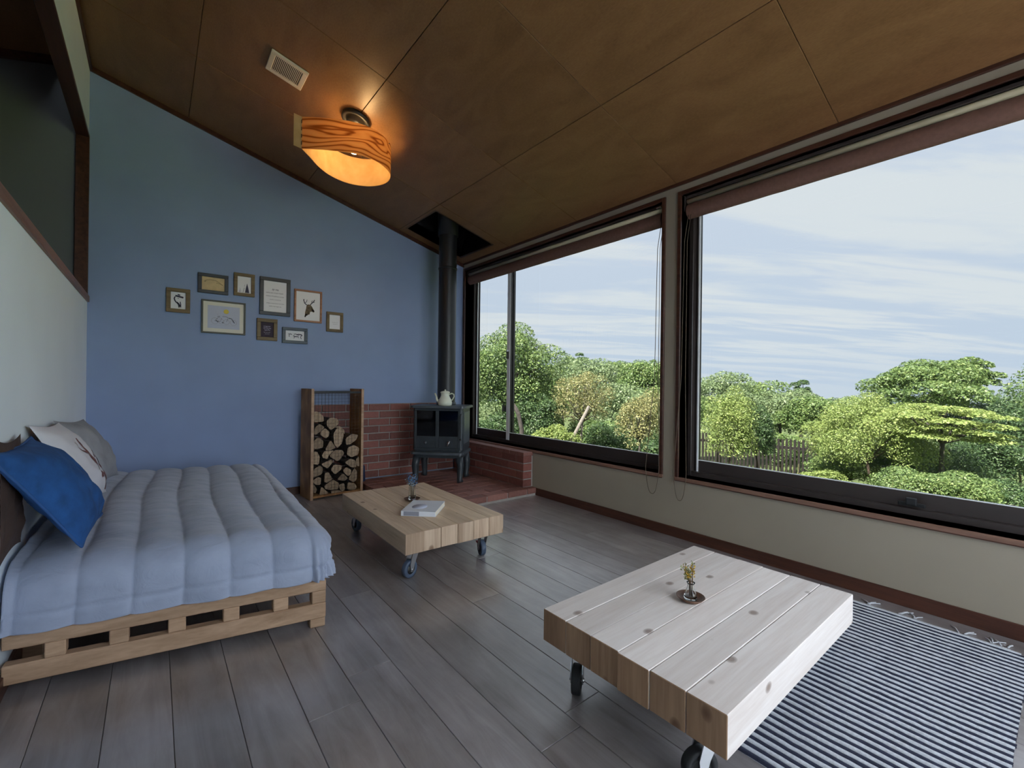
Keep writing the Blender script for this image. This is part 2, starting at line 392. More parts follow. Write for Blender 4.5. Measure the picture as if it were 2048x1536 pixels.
def link(name, me, parent=None, loc=(0, 0, 0), rot=(0, 0, 0)):
    o = bpy.data.objects.new(name, me); COL.objects.link(o); o.parent = parent; o.location = loc; o.rotation_euler = rot; return o
def empty(name, loc=(0, 0, 0), rot=(0, 0, 0)):
    o = bpy.data.objects.new(name, None); o.empty_display_size = .1; COL.objects.link(o); o.location = loc; o.rotation_euler = rot; return o
def tag(o, label, cat, group=None):
    o['label'] = label; o['category'] = cat
    if group: o['group'] = group
    return o
def struct(o, label=None):
    o['kind'] = 'structure'
    if label: o['label'] = label
    return o
def rib(s, pts, w, mi=0, P=None, z=0.0):
    """flat stroke of width w along 2-D points; P maps (a, b, z) to 3-D"""
    n = len(pts); vs = []
    for i, (a, b) in enumerate(pts):
        a0, b0 = pts[max(0, i - 1)]; a1, b1 = pts[min(n - 1, i + 1)]
        dx, dy = a1 - a0, b1 - b0; L = math.hypot(dx, dy) or 1
        ww = w if not isinstance(w, (list, tuple)) else w[i]
        nx, ny = -dy / L * ww / 2, dx / L * ww / 2
        vs += [P(a + nx, b + ny, z), P(a - nx, b - ny, z)]
    return s.add(vs, [(2 * i, 2 * i + 1, 2 * i + 3, 2 * i + 2) for i in range(n - 1)], mi)
rng = random.Random(7)

# ------------------------------------------------------------------ floor
fl = struct(MB().box(XL - .1, W + .1, YB - .1, B + .1, -.12, -.009).build('floor', 'grout_dark'), 'dark grey brown plank floor')
PW, PX0 = .1578, .0524
plank_cache = {}
r2 = random.Random(3)
k0 = int(math.floor((XL - PX0) / PW)); k1 = int(math.ceil((W - PX0) / PW))
for k in range(k0, k1):
    x0, x1 = max(XL, PX0 + k * PW), min(W, PX0 + (k + 1) * PW)
    if x1 - x0 < .01: continue
    ys = YB - r2.random() * 2.6
    while ys < B:
        y0, y1 = max(YB, ys), min(B, ys + 2.73); ys += 2.73
        if y1 - y0 < .02: continue
        key = (round(x1 - x0, 3), round(y1 - y0, 3))
        if key not in plank_cache:
            w2, l2 = key[0] / 2 - .0009, key[1] / 2 - .0009
            plank_cache[key] = MB().box(-w2, w2, -l2, l2, -.009, 0, c=.0012).mesh('plank', 'floor_plank')
        link('plank', plank_cache[key], fl, ((x0 + x1) / 2, (y0 + y1) / 2, 0))

# ------------------------------------------------------------------ walls
H_RIDGE = ZT + SLOPE * (W - XL)
YW1a, YW1b = 1.785, 4.300      # window 1 opening
YW2a, YW2b = -.95, 1.640      # window 2 opening
ZS, ZH = .405, 2.284           # sill and head
TH = .20                       # outer wall thickness
m = MB()
m.box(W, W + TH, YB - .2, B + .2, -.9, ZS)
m.box(W, W + TH, YB - .2, B + .2, ZH, ZT + .02)
for a, b in ((YB - .2, YW2a), (YW2b, YW1a), (YW1b, B + .2)): m.box(W, W + TH, a, b, ZS, ZH)
struct(m.build('wall_right', 'shaded_cream_plaster'), 'cream plaster wall with two wide windows')
# blue gable wall (continues behind the side room, its shade put into a darker colour)
def gable(x0, x1, y0, y1, mat, name, lab):
    pts = [(x0, -.1), (x1, -.1)]
    top = lambda x: ZT + SLOPE * (W - max(x, XL)) - SLOPE * max(0, XL - x) + .05
    pts += [(x1, top(x1))]
    if x0 < XL < x1: pts += [(XL, top(XL))]
    pts += [(x0, top(x0))]
    return struct(MB().prism(pts, y0, y1, 'xz').build(name, mat), lab)
gable(XL - .06, W, B, B + .18, 'blue_paint', 'wall_back', 'matte blue painted gable wall')
gable(-3.4, XL - .06, B, B + .18, 'shade_plaster', 'wall_side_back', 'side room end of the blue wall, painted darker to look unlit')
# wall behind the camera; its wide window is added for light
WX0, WX1, WZ0, WZ1 = .55, W - .12, .30, 2.30
m = MB()
m.box(-3.4, WX0, YB - .18, YB, -.1, 3.3); m.box(WX1, W, YB - .18, YB, -.1, 3.3)
m.box(WX0, WX1, YB - .18, YB, -.1, WZ0); m.box(WX0, WX1, YB - .18, YB, WZ1, 3.3)
struct(m.build('wall_front', 'shaded_cream_plaster'), 'cream plaster wall behind the viewer')
# left wall with the long opening to the side room
CAPZ, HEADZ = 1.555, 2.71
m = MB()
m.box(XL - .1, XL, YB, B, 0, CAPZ)
m.box(XL - .062, XL, YB, B, HEADZ + .02, H_RIDGE + .02)
m.box(XL - .1, XL, YB, -.6, CAPZ, HEADZ + .02)
wl = struct(m.build('wall_left', 'white_plaster'), 'white plaster half wall with opening to the side room')
tr = struct(MB().box(XL - .115, XL + .012, -.6, B, CAPZ, CAPZ + .045, c=.003).build('trim_cap', 'cap_wood'), 'reddish wooden cap on the white half wall')
m = MB().box(XL - .066, XL + .004, B - .028, B, CAPZ + .045, HEADZ, c=.002)
m.box(XL - .066, XL + .004, -.6, B, HEADZ, HEADZ + .022, c=.002)
struct(m.build('trim_opening', 'trim_wood'), 'dark wooden lining of the side room opening')
# side room shell
struct(MB().box(-3.4, XL - .1, YB, B, -.12, 0).build('floor_side', 'shade_plaster'), 'floor of the side room')
struct(MB().box(-3.5, -3.4, YB, B + .1, -.1, 3.0).build('wall_side', 'shade_plaster'), 'outer wall of the side room')
nrm = math.hypot(1, SLOPE)
m = MB(); xo = -3.5
zz = lambda x: H_RIDGE - SLOPE * (XL - .1 - x)
m.prism([(xo, zz(xo)), (XL - .1, zz(XL - .1)), (XL - .1, zz(XL - .1) + .15), (xo, zz(xo) + .15)], YB - .1, B + .1, 'xz')
struct(m.build('ceiling_side', 'plywood'), 'sloping plywood ceiling of the side room')
struct(MB().prism([(xo, zz(xo) - .05), (XL - .1, zz(XL - .1) - .05), (XL - .1, zz(XL - .1)), (xo, zz(xo))], B - .03, B, 'xz').build('trim_side', 'trim_wood'), 'dark strip below the side room ceiling')

# ------------------------------------------------------------------ ceiling: plywood panels on a sloping deck
# local frame: origin at the window wall, x runs down the slope outwards, y along the wall, z outwards (up)
CE = empty('ceiling', (W, 0, ZT), (0, math.atan(SLOPE), 0)); struct(CE, 'sloping ceiling of square plywood panels')
SL = (W - XL) * nrm
HX0, HX1, HY0, HY1 = 1.99, 2.613, 3.632, 4.217     # flue opening
deck = MB(); s_ = lambda x: -(W - x) * nrm
for a, b, c, d in ((-SL - .08, s_(HX0), YB - .18, B + .18), (s_(HX1), .26, YB - .18, B + .18), (s_(HX0), s_(HX1), YB - .18, HY0), (s_(HX0), s_(HX1), HY1, B + .18)):
    deck.box(a, b, c, d, .014, .10)
deck.build('deck', 'grout_dark', CE)
cols = [0, s_(1.950), s_(1.070), s_(.190), -SL]
r0 = 3.493; rows = [B] + [r0 - .91 * k for k in range(0, 7) if r0 - .91 * k > YB] + [YB]
pcache = {}
g = .0016
for i in range(4):
    for j in range(len(rows) - 1):
        x1, x0 = cols[i] - g, cols[i + 1] + g; y1, y0 = rows[j] - g, rows[j + 1] + g
        if i == 0 and j == 0:
            mb = MB(); cx, cy = (x0 + x1) / 2, (y0 + y1) / 2
            a, b, c, d = s_(HX0) - cx, s_(HX1) - cx, HY0 - cy, HY1 - cy
            hx, hy = (x1 - x0) / 2, (y1 - y0) / 2
            mb.box(-hx, a, -hy, hy, 0, .012).box(b, hx, -hy, hy, 0, .012).box(a, b, -hy, c, 0, .012).box(a, b, d, hy, 0, .012)
            me = mb.mesh('panel', 'plywood')
        else:
            key = (round(x1 - x0, 3), round(y1 - y0, 3))
            if key not in pcache:
                hx, hy = key[0] / 2, key[1] / 2
                pcache[key] = MB().box(-hx, hx, -hy, hy, 0, .012, c=.0015).mesh('panel', 'plywood')
            me = pcache[key]; cx, cy = (x0 + x1) / 2, (y0 + y1) / 2
        link('panel', me, CE, (cx, cy, 0))
# boxed flue shaft above the opening
m = MB()
a, b = s_(HX0), s_(HX1)
m.box(a - .02, a, HY0 - .02, HY1 + .02, .0, .75); m.box(b, b + .02, HY0 - .02, HY1 + .02, .0, .75)
m.box(a, b, HY0 - .02, HY0, .0, .75); m.box(a, b, HY1, HY1 + .02, .0, .75); m.box(a - .02, b + .02, HY0 - .02, HY1 + .02, .75, .78)
m.build('flue_shaft', 'pipe_black', CE)
# dark strips where ceiling meets walls
struct(MB().box(W - .018, W, YB, B, ZT - .014, ZT + .006, c=.002).build('trim_right', 'trim_wood'), 'dark strip between ceiling and window wall')
zc_ = lambda x: ZT + SLOPE * (W - x)
struct(MB().prism([(XL, zc_(XL) - .034), (W, zc_(W) - .034), (W, zc_(W)), (XL, zc_(XL))], B - .018, B, 'xz').build('trim_back', 'trim_wood'), 'dark strip between ceiling and blue wall')
struct(MB().box(XL, XL + .014, YB, B, H_RIDGE - .035, H_RIDGE - .003).build('trim_left', 'trim_wood'), 'dark strip along the ridge')
struct(MB().box(W - .012, W, YB, 3.10, 0, .066, c=.002).build('baseboard_right', 'trim_wood'), 'dark wooden baseboard below the windows')
struct(MB().box(XL, 1.10, B - .012, B, 0, .066, c=.002).build('baseboard_back', 'trim_wood'), 'dark wooden baseboard on the blue wall')
struct(MB().box(XL, XL + .012, YB, B - .012, 0, .066, c=.002).build('baseboard_left', 'trim_wood'), 'dark wooden baseboard on the white wall')

# ------------------------------------------------------------------ windows
def window(name, y0, y1, stile_y, label, latch_y=None, xw=W):
    """sliding window in the x = W wall; stile_y = centre of the meeting stiles"""
    r = struct(empty(name, (0, 0, 0)), label)
    cw = .026
    m = MB()                                            # thin casing on the wall face
    m.box(W - .012, W + .11, y0 - cw, y0, ZS - .004, ZH + cw, c=.002); m.box(W - .012, W + .11, y1, y1 + cw, ZS - .004, ZH + cw, c=.002)
    m.box(W - .012, W + .11, y0, y1, ZH, ZH + cw, c=.002)
    m.build('casing', 'trim_wood', r)
    m = MB().box(W - .014, W + .12, y0 - cw, y1 + cw, ZS - .024, ZS, 0, c=.003); m.build('sill', 'sill_wood', r)
    MB().box(W - .0135, W - .0125, y0 - cw, y1 + cw, ZS - .026, ZS - .006).build('sill_edge', 'trim_wood', r)
    xf0, xf1 = W + .10, W + TH - .02
    fb = .028
    m = MB().box(xf0, xf1, y0, y0 + fb, ZS, ZH, c=.002).box(xf0, xf1, y1 - fb, y1, ZS, ZH, c=.002)
    m.box(xf0, xf1, y0 + fb, y1 - fb, ZS, ZS + .032, c=.002).box(xf0, xf1, y0 + fb, y1 - fb, ZH - .03, ZH, c=.002)
    m.build('outer_frame', 'alu_dark', r)
    def sash(a, b, x, wa, wb):
        s = MB()
        s.box(x, x + .028, a, a + wa, ZS + .03, ZH - .028, c=.002).box(x, x + .028, b - wb, b, ZS + .03, ZH - .028, c=.002)
        s.box(x, x + .028, a + wa, b - wb, ZS + .03, ZS + .105, c=.002).box(x, x + .028, a + wa, b - wb, ZH - .07, ZH - .028, c=.002)
        so = s.build('sash', 'alu_dark', r)
        MB().box(x + .012, x + .016, a + wa, b - wb, ZS + .105, ZH - .07).build('pane', 'window_glass', so)
        MB().box(x + .004, x + .024, a + wa, b - wb, ZS + .1045, ZS + .1075).build('bead', 'alu_light', so)
        return so
    sash(y0 + .02, stile_y + .03, xf0 + .006, .045, .055)
    s2 = sash(stile_y - .03, y1 - .02, xf0 + .038, .055, .038)
    MB().box(xf0 + .0030, xf0 + .0062, stile_y - .024, stile_y + .026, ZS + .03, ZH - .03).build('stile_cover', 'alu_light', r)
    MB().box(xf0 + .030, xf0 + .0375, y1 - .060, y1 - .050, ZS + .03, ZH - .03).build('edge_strip', 'alu_light', r)
    l = MB().box(xf0 - .016, xf0 + .003, stile_y - .010, stile_y + .014, 1.27, 1.345, c=.003)
    l.box(xf0 - .022, xf0 - .014, stile_y - .006, stile_y + .006, 1.29, 1.315, c=.002); l.build('crescent_latch', 'alu_dark', r)
    MB().box(xf0 - .022, xf0 + .006, stile_y - .006, stile_y + .006, 1.345, 1.36).build('latch_plate', 'steel', r)
    if latch_y is not None:
        l = MB().box(xf0 - .012, xf0 + .006, latch_y - .05, latch_y + .05, ZS + .045, ZS + .062, c=.004); l.box(xf0 - .02, xf0, latch_y - .02, latch_y + .02, ZS + .05, ZS + .085, c=.005)
        l.build('child_lock', 'rubber_black', r)
    return r
window('window_1', YW1a, YW1b, 3.63, 'wide sliding window beside the stove')
window('window_2', YW2a, YW2b, -.33, 'very wide window beside the near table', latch_y=.48)
# window added behind the camera as fill light
r = struct(empty('fill_window'), 'wide window added behind the viewer to brighten the room')
m = MB(); yy0, yy1 = YB - .14, YB + .012
for a, b, c, d in ((WX0, WX0 + .05, WZ0, WZ1), (WX1 - .05, WX1, WZ0, WZ1), (WX0, WX1, WZ0, WZ0 + .07), (WX0, WX1, WZ1 - .05, WZ1), ((WX0 + WX1) / 2 - .03, (WX0 + WX1) / 2 + .03, WZ0, WZ1)):
    m.box(a, b, yy0, yy1, c, d, c=.003)
m.build('frame', 'alu_dark', r)
for a, b in ((WX0 + .05, (WX0 + WX1) / 2 - .03), ((WX0 + WX1) / 2 + .03, WX1 - .05)):
    MB().box(a, b, YB - .10, YB - .096, WZ0 + .07, WZ1 - .05).build('pane', 'clear_glass', r)

# ------------------------------------------------------------------ brick wainscot, ledge and hearth
BL, BH, BG = .210, .062, .010
def brick_mesh(l, w, h, mat, c=.003): return MB().box(-l / 2, l / 2, -w / 2, w / 2, -h / 2, h / 2, c=c).mesh('brick', mat)
def lay(parent, axis, u0, u1, z0, n, front, depth, mat, course=.0725, first=0):
    """running-bond courses along x or y; `front` is the position of the visible face, pieces go `depth` back"""
    cache = {}
    for k in range(n):
        u = u0 - ((k + first) % 2) * (BL + BG) / 2
        while u < u1:
            a, b = max(u0, u), min(u1, u + BL); u += BL + BG
            if b - a < .025: continue
            L = round(b - a, 3)
            if L not in cache:
                cache[L] = brick_mesh(L, depth, BH, mat) if axis == 'x' else brick_mesh(depth, L, BH, mat)
            jit = rng.uniform(-.0012, .0012); z = z0 + course * k + BH / 2
            loc = ((a + b) / 2, front + depth / 2 + jit, z) if axis == 'x' else (front + depth / 2 + jit, (a + b) / 2, z)
            link('brick', cache[L], parent, loc)
HZ = .070                                   # hearth top
wb = struct(MB().box(1.105, 2.62, B - .026, B, HZ, .800).build('wall_brick', 'mortar'), 'red brick wainscot on the blue wall behind the stove')
lay(wb, 'x', 1.105, 2.62, HZ + .006, 10, B - .034, .032, 'brick', .0730)
lg = empty('brick_ledge', (2.69, 3.7, 0)); tag(lg, 'low red brick ledge below the window beside the stove', 'ledge')
def kid(o, par):                              # keep world position under an unrotated parent
    o.parent = par; o.location = Vector(o.location) - Vector(par.location); return o
mo = MB().box(2.634, W - .001, 3.118, B - .036, HZ, .352).build('mortar', 'mortar'); kid(mo, lg)
before = set(bpy.data.objects)
lay(None, 'y', 3.110, B - .036, HZ + .006, 4, 2.624, .100, 'brick', .0725)
for o in set(bpy.data.objects) - before: kid(o, lg)
capm = brick_mesh(.115, .100, .034, 'hearth_brick')
yy = 3.108
while yy + .1 < B - .03:
    kid(link('cap_brick', capm, None, (2.6825, yy + .05, .372)), lg); yy += .104
he = empty('hearth', (2.1, 3.7, 0)); tag(he, 'raised red brick hearth floor under the black stove', 'hearth')
kid(MB().box(1.535, 2.735, 3.062, B - .037, 0, HZ - .006).build('mortar', 'mortar'), he)
flat = brick_mesh(.212, .103, .05, 'hearth_brick'); half = brick_mesh(.103, .103, .05, 'hearth_brick')
ny = int((B - .037 - 3.055) / .1115)
for j in range(ny):
    y = 3.055 + .0515 + j * .1115
    x = 1.53 + (0 if j % 2 == 0 else -.1105)
    while x < 2.735:
        a = max(1.53, x); bnd = min(2.735, x + .212); x += .221
        L = bnd - a
        if L < .05: continue
        me = flat if abs(L - .212) < .002 else (half if abs(L - .103) < .004 else brick_mesh(L, .103, .05, 'hearth_brick'))
        kid(link('brick', me, None, ((a + bnd) / 2, y, HZ - .025 + rng.uniform(-.001, .001))), he)

# ------------------------------------------------------------------ wood stove
ST = empty('wood_stove', (2.222, 3.882, HZ + .004), (0, 0, math.radians(-45))); tag(ST, 'black cast iron wood stove with two glass doors on legs', 'stove')
def rounded(hw, d0, d1, bow, r, n=6):
    """plan outline: flat back at y=d1, bowed front at y=d0"""
    P = []
    for i in range(n + 1):
        a = math.pi / 2 * i / n; P.append((hw - r + r * math.cos(a), d1 - r + r * math.sin(a)))
    for i in range(n + 1):
        a = math.pi / 2 + math.pi / 2 * i / n; P.append((-hw + r + r * math.cos(a), d1 - r + r * math.sin(a)))
    for i in range(n + 1):
        a = math.pi + math.pi / 2 * i / n; P.append((-hw + r + r * math.cos(a), d0 + r + r * math.sin(a)))
    for i in range(1, 8):
        f = i / 8; P.append((-hw + r + (2 * hw - 2 * r) * f, d0 - bow * math.sin(math.pi * f)))
    for i in range(n + 1):
        a = 1.5 * math.pi + math.pi / 2 * i / n; P.append((hw - r + r * math.cos(a), d0 + r + r * math.sin(a)))
    return P
def scaled(P, k): return [(x * k, y * k) for x, y in P]
topz = .722
o1 = rounded(.275, -.19, .20, .012, .05)
m = MB().prism(o1, topz - .022, topz - .006, 'xy').prism(scaled(o1, .985), topz - .006, topz, 'xy'); m.build('top_plate', 'iron_edge', ST)
MB().prism(rounded(.245, -.16, .175, .012, .03), .30, topz - .022, 'xy').build('body', 'iron', ST)
o2 = rounded(.262, -.205, .18, .02, .05)
MB().prism(o2, .262, .284, 'xy').build('ash_shelf', 'iron_edge', ST)
MB().prism(rounded(.235, -.16, .165, .0, .03), .225, .30, 'xy').build('ash_box', 'iron', ST)
# door frame and two panes
m = MB(); yf = -.180
for a, b, c, d in ((-.222, .222, .675, .695), (-.222, .222, .300, .322), (-.222, -.200, .322, .675), (.200, .222, .322, .675), (-.016, .016, .322, .675), (-.200, -.016, .322, .435), (.016, .200, .322, .435)):
    m.box(a, b, yf, -.158, c, d, c=.003)
dr = m.build('door_frame', 'iron', ST)
for a, b in ((-.200, -.016), (.016, .200)):
    MB().box(a, b, -.1735, -.1725, .435, .675).build('fire_glass', 'stove_glass', dr)
m = MB().box(-.2, .2, -.171, -.1705, .435, .675); m.build('firebox_back', 'firebox', ST)
MB().prism([(-.165, .600), (-.10, .640), (-.07, .600), (-.03, .585), (-.05, .550), (-.125, .560)], -.1712, -.1722, 'xz').build('glass_patch', 'ink_grey', dr)  # lighter grey patch behind the left pane
for x, mt in ((-.105, 'iron_edge'), (.115, 'steel')):
    MB().lathe([(.0, -.030), (.011, -.028), (.013, -.012), (.006, -.006), (.006, .0)], (x, yf, .375), 12, axis='y').build('draught_knob', mt, ST)
MB().tube([(.130, yf - .024, .395), (.118, yf - .03, .37), (.108, yf - .026, .345)], .006, 8).build('door_lever', 'steel', ST)
MB().tube([(.238, yf - .022, .40), (.240, yf - .026, .42), (.240, yf - .026, .63), (.238, yf - .022, .65)], [.010, .007, .007, .010], 8).build('door_handle', 'iron_edge', ST)
for z in (.41, .64):
    MB().tube([(.238, yf - .022, z), (.215, yf + .005, z)], .006, 8).build('handle_bracket', 'iron_edge', ST)
for sx in (-1, 1):
    MB().box(sx * .246 - .004, sx * .246 + .004, -.12, .13, .36, .66, c=.003).build('side_panel', 'iron_edge', ST)
    for y in (-.135, .135):
        MB().tube([(sx * .205, y, .235), (sx * .222, y * 1.05, .15), (sx * .215, y * 1.05, .03), (sx * .222, y * 1.06, .0)], [.040, .034, .026, .032], 10).build('leg', 'iron', ST)
PP = (2.302, 3.945)
PI_ = empty('stove_pipe', (PP[0], PP[1], HZ + topz)); tag(PI_, 'tall black flue pipe rising from the stove through the ceiling', 'pipe')
MB().tube([(0, 0, .0), (0, 0, 1.72)], .089, 28, cap=False).build('lower_pipe', 'pipe_black', PI_)
MB().tube([(0, 0, 1.36), (0, 0, 1.378)], .094, 28).build('joint_ring', 'pipe_black', PI_)
MB().tube([(0, 0, 1.70), (0, 0, 2.30)], .103, 28).build('upper_sleeve', 'pipe_black', PI_)
MB().tube([(0, 0, .0), (0, 0, .03)], .099, 28).build('collar', 'iron', PI_)
# enamel coffee pot
TP = empty('coffee_pot', (2.199, 3.790, HZ + topz), (0, 0, -.6)); tag(TP, 'cream enamel coffee pot standing on the black stove', 'pot')
MB().lathe([(0, 0), (.058, 0), (.066, .012), (.068, .035), (.060, .062), (.046, .085), (.040, .102), (.042, .122), (.046, .128)], n=28).build('body', 'enamel', TP)
ld = MB().lathe([(.046, .128), (.047, .133), (.036, .141), (.012, .147), (0, .148)], n=28).build('lid', 'enamel', TP)
MB().lathe([(.0, .160), (.008, .158), (.009, .152), (.004, .147)], n=12).build('lid_knob', 'enamel', ld)
MB().tube([(-.055, 0, .038), (-.078, 0, .06), (-.082, 0, .09), (-.098, 0, .122)], [.017, .012, .009, .008], 10).build('spout', 'enamel', TP)
MB().tube([(.040, 0, .112), (.065, 0, .122), (.084, 0, .112), (.086, 0, .09), (.070, 0, .062), (.058, 0, .05)], .006, 8).build('handle', 'enamel', TP)

# ------------------------------------------------------------------ log rack, firewood, shovel
RYAW = math.radians(6); RW, RD, RZ = .470, .240, .950
RC, RS = math.cos(RYAW), math.sin(RYAW)
RF = Vector((1.043, 4.030, 0))                        # front left foot of the rack
RK = empty('log_rack', (RF.x + RC * RW / 2 - RS * RD / 2, RF.y + RS * RW / 2 + RC * RD / 2, 0), (0, 0, RYAW)); tag(RK, 'tall log rack of two boards with black wire mesh', 'log rack')
RX0, RX1, RY0, RY1 = -RW / 2, RW / 2, -RD / 2, RD / 2
bd = MB().box(-.011, .011, -(RY1 - RY0) / 2, (RY1 - RY0) / 2, -RZ / 2, RZ / 2, c=.002).mesh('side_board', 'osb')
hw = (RX1 - RX0) / 2; hd = (RY1 - RY0) / 2
for sx in (-1, 1):
    link('side_board', bd, RK, (sx * (hw - .011), 0, RZ / 2))
    MB().box(sx * (hw - .011) - .0112, sx * (hw - .011) + .0112, -hd - .002, -hd, 0, RZ).build('edge_band', 'pallet_wood', RK)
MB().box(-hw + .022, hw - .022, -hd + .01, hd - .01, .012, .030).build('base_board', 'osb', RK)
MB().box(-hw + .022, hw - .022, -hd + .012, -hd + .024, RZ - .040, RZ - .022).build('top_bar', 'pipe_black', RK)
MB().box(-hw + .022, hw - .022, hd - .024, hd - .012, RZ - .040, RZ - .022).build('top_bar', 'pipe_black', RK)
def wires(y, step, r):
    m = MB(); x = -hw + .03
    while x < hw - .022: m.tube([(x, y, .03), (x, y, RZ - .03)], r, 4, cap=False); x += step
    z = .05
    while z < RZ - .04: m.tube([(-hw + .022, y - .001, z), (hw - .022, y - .001, z)], r, 4, cap=False); z += step
    return m
wm = wires(-hd + .004, .030, .0010).build('wire_mesh', 'pipe_black', RK); wm['kind'] = 'stuff'
wm = wires(hd - .006, .030, .0010).build('wire_mesh', 'pipe_black', RK); wm['kind'] = 'stuff'
LOGS = ['380,375 450,375 515,430 520,490 390,500', '555,480 600,445 680,460 695,510 650,560 600,590 555,540', '395,640 420,560 470,520 530,560 480,610 430,645',
        '480,610 530,570 580,610 575,660 540,690 480,650', '630,640 670,570 720,580 750,640 730,740 680,800 640,760', '780,690 850,640 925,650 900,710 830,760 785,765',
        '375,800 390,740 450,680 515,720 510,800 430,820', '535,830 600,710 660,800 600,830', '585,900 650,830 740,830 760,870 690,965', '500,890 530,840 640,832 580,890 560,935 510,920',
        '365,900 380,850 440,850 470,910 460,1000 370,990', '490,990 600,940 620,970 560,1045 500,1010', '600,1060 640,1000 735,1010 720,1060 650,1115', '765,975 830,930 890,950 900,1030 840,1030',
        '745,1060 780,1030 835,1060 830,1110 800,1135 750,1090', '360,1140 400,1050 470,1010 500,1050 490,1110 400,1150', '520,1200 530,1100 570,1090 620,1170 550,1215', '670,1180 740,1100 800,1160 760,1190',
        '810,1170 880,1040 910,1080 910,1170 870,1210', '380,1200 450,1150 490,1160 480,1240 430,1240', '370,1260 400,1235 435,1290 420,1340 380,1320', '530,1250 630,1180 700,1220 690,1290 600,1300 540,1290',
        '470,1370 490,1260 580,1340 540,1365', '700,1240 760,1220 775,1290 740,1320 710,1290', '790,1290 800,1210 880,1220 905,1260 880,1300', '800,800 870,770 930,800 920,880 840,910 790,880', '640,560 700,540 755,590 760,640 725,600 690,565',
        '600,1310 690,1300 760,1330 700,1370 610,1365', '880,1310 780,1310 800,1370 900,1365', '930,900 940,1020 905,1010 900,940']
LOGN = ['yellowish topmost log against the left board', 'round grey log standing highest in the middle', 'split log just below the yellowish topmost log', 'small knobbly log touching the round grey log', 'tall pale split log with an upright oval end',
        'lens shaped log highest against the right board', 'reddish blunt log against the left board, below the two small split ones', 'narrow triangular log under the tall pale log', 'wide downward pointing triangular log in mid stack', 'flat grey log wedged beside the wide triangular log',
        'square ended log against the left board at half height', 'small slanted log left of the heart shaped log', 'heart shaped log below the wide triangular log', 'domed log against the right board at mid height', 'small five sided log between domed and heart shaped logs',
        'long slanted log against the left board in the lower half', 'steep wedge of firewood below the small slanted log', 'low triangular log right of the steep wedge', 'tall narrow wedge against the right board low down', 'small wedge low against the left board',
        'small round log in the bottom left corner', 'broad dark log resting over the bottom row', 'triangular log standing on the base board', 'upright small log in the bottom row', 'square log in the bottom right corner',
        'dark bluish log in shadow below the lens shaped log', 'thin curved log hugging the tall pale log', 'flat log on the base board under the broad dark log', 'flat log on the base board at the right side', 'thin sliver of firewood beside the domed log']
for i, s in enumerate(LOGS):
    P = []
    for q in s.split():
        px, py = q.split(','); d = at(560 + float(px) / 5.91, 760 + float(py) / 5.91, 1.0) - Vector((0, 0, CAM_Z))
        tt = (-RS * RF.x + RC * RF.y + .018) / (-RS * d.x + RC * d.y)      # meets the plane of the rack's front
        w = d * tt; P.append(((w.x - RF.x) * RC + (w.y - RF.y) * RS, CAM_Z + w.z))
    cx = sum(p[0] for p in P) / len(P); cz = sum(p[1] for p in P) / len(P)
    Q = []
    n = len(P)
    for j in range(n):                      # soften the traced section
        a, b = P[j], P[(j + 1) % n]
        for f in (.15, .5, .85):
            Q.append(((a[0] * (1 - f) + b[0] * f - cx) * 1.03, (a[1] * (1 - f) + b[1] * f - cz) * 1.03))
    Q = [(max(.024 - cx, min(RW - .024 - cx, x)), max(.032 - cz, z)) for x, z in Q]
    yo = .013 + rng.uniform(-.004, .012)
    o = MB().prism(Q, 0, .200, 'xz', 1, 0).build('firewood_log', ['end_grain', 'bark'], None, (RF.x + RC * cx - RS * yo, RF.y + RS * cx + RC * yo, cz), (0, 0, RYAW))
    tag(o, LOGN[i], 'log', 'firewood logs in the rack')
SH = empty('fire_shovel', (1.552, 4.20, HZ), (0, math.radians(-3), 0)); tag(SH, 'dark fireplace shovel leaning beside the log rack', 'shovel')
MB().tube([(0, 0, .14), (-.004, 0, .62)], .006, 8).build('handle', 'iron', SH)
MB().grid(lambda u, v: (-.028 + .056 * u + .0, -.012 * math.sin(math.pi * u), .002 + .16 * v * (1 - .12 * (2 * u - 1) ** 2)), 8, 6).build('blade', 'shovel_blue', SH)

# ------------------------------------------------------------------ bed: pallets and comforter
AX0, AY0, ASL, ASH = -.370, 2.104, -.185, .035
def bedmap(a, b, z): return (AX0 + a + ASH * b, AY0 + ASL * a + b, z)
BW, BLN = .936, 1.84
BD = empty('pallet_bed', bedmap(BW / 2, BLN / 2, 0)); tag(BD, 'low bed base of light pallet wood along the white wall', 'bed')
def bedpart(name, boxes):
    m = MB()
    for q in boxes: m.box(*q, c=.003)
    bx = boxes[0]; c0 = Vector(bedmap((bx[0] + bx[1]) / 2, (bx[2] + bx[3]) / 2, (bx[4] + bx[5]) / 2))
    m.v = [tuple(Vector(bedmap(*p)) - c0) for p in m.v]
    return m.build(name, 'pallet_wood', BD, c0 - Vector(BD.location))
for b0 in (0, .60, 1.20, BLN - .04):
    bedpart('top_rail', [(0, BW, b0, b0 + .04, .147, .193)])
    bedpart('bottom_rail', [(0, BW, b0, b0 + .04, .035, .097)])
    for a in (.123, .283, .443, .608, .773, .910):
        bedpart('block', [(a - .026, a + .026, b0 + .002, b0 + .05, .097, .147)])
    for a in (.025, BW - .03):
        bs = b0 + (.25 if a < .1 and b0 < .1 else 0)
        bedpart('foot', [(a - .028, a + .028, bs, bs + .05, 0, .035 if bs == b0 else .125)])
for a in np.linspace(.02, BW - .10, 7):
    bedpart('slat', [(a, a + .08, .05, BLN - .05, .125, .146)])
bedpart('side_rail', [(BW - .024, BW - .002, .041, .598, .147, .193)])

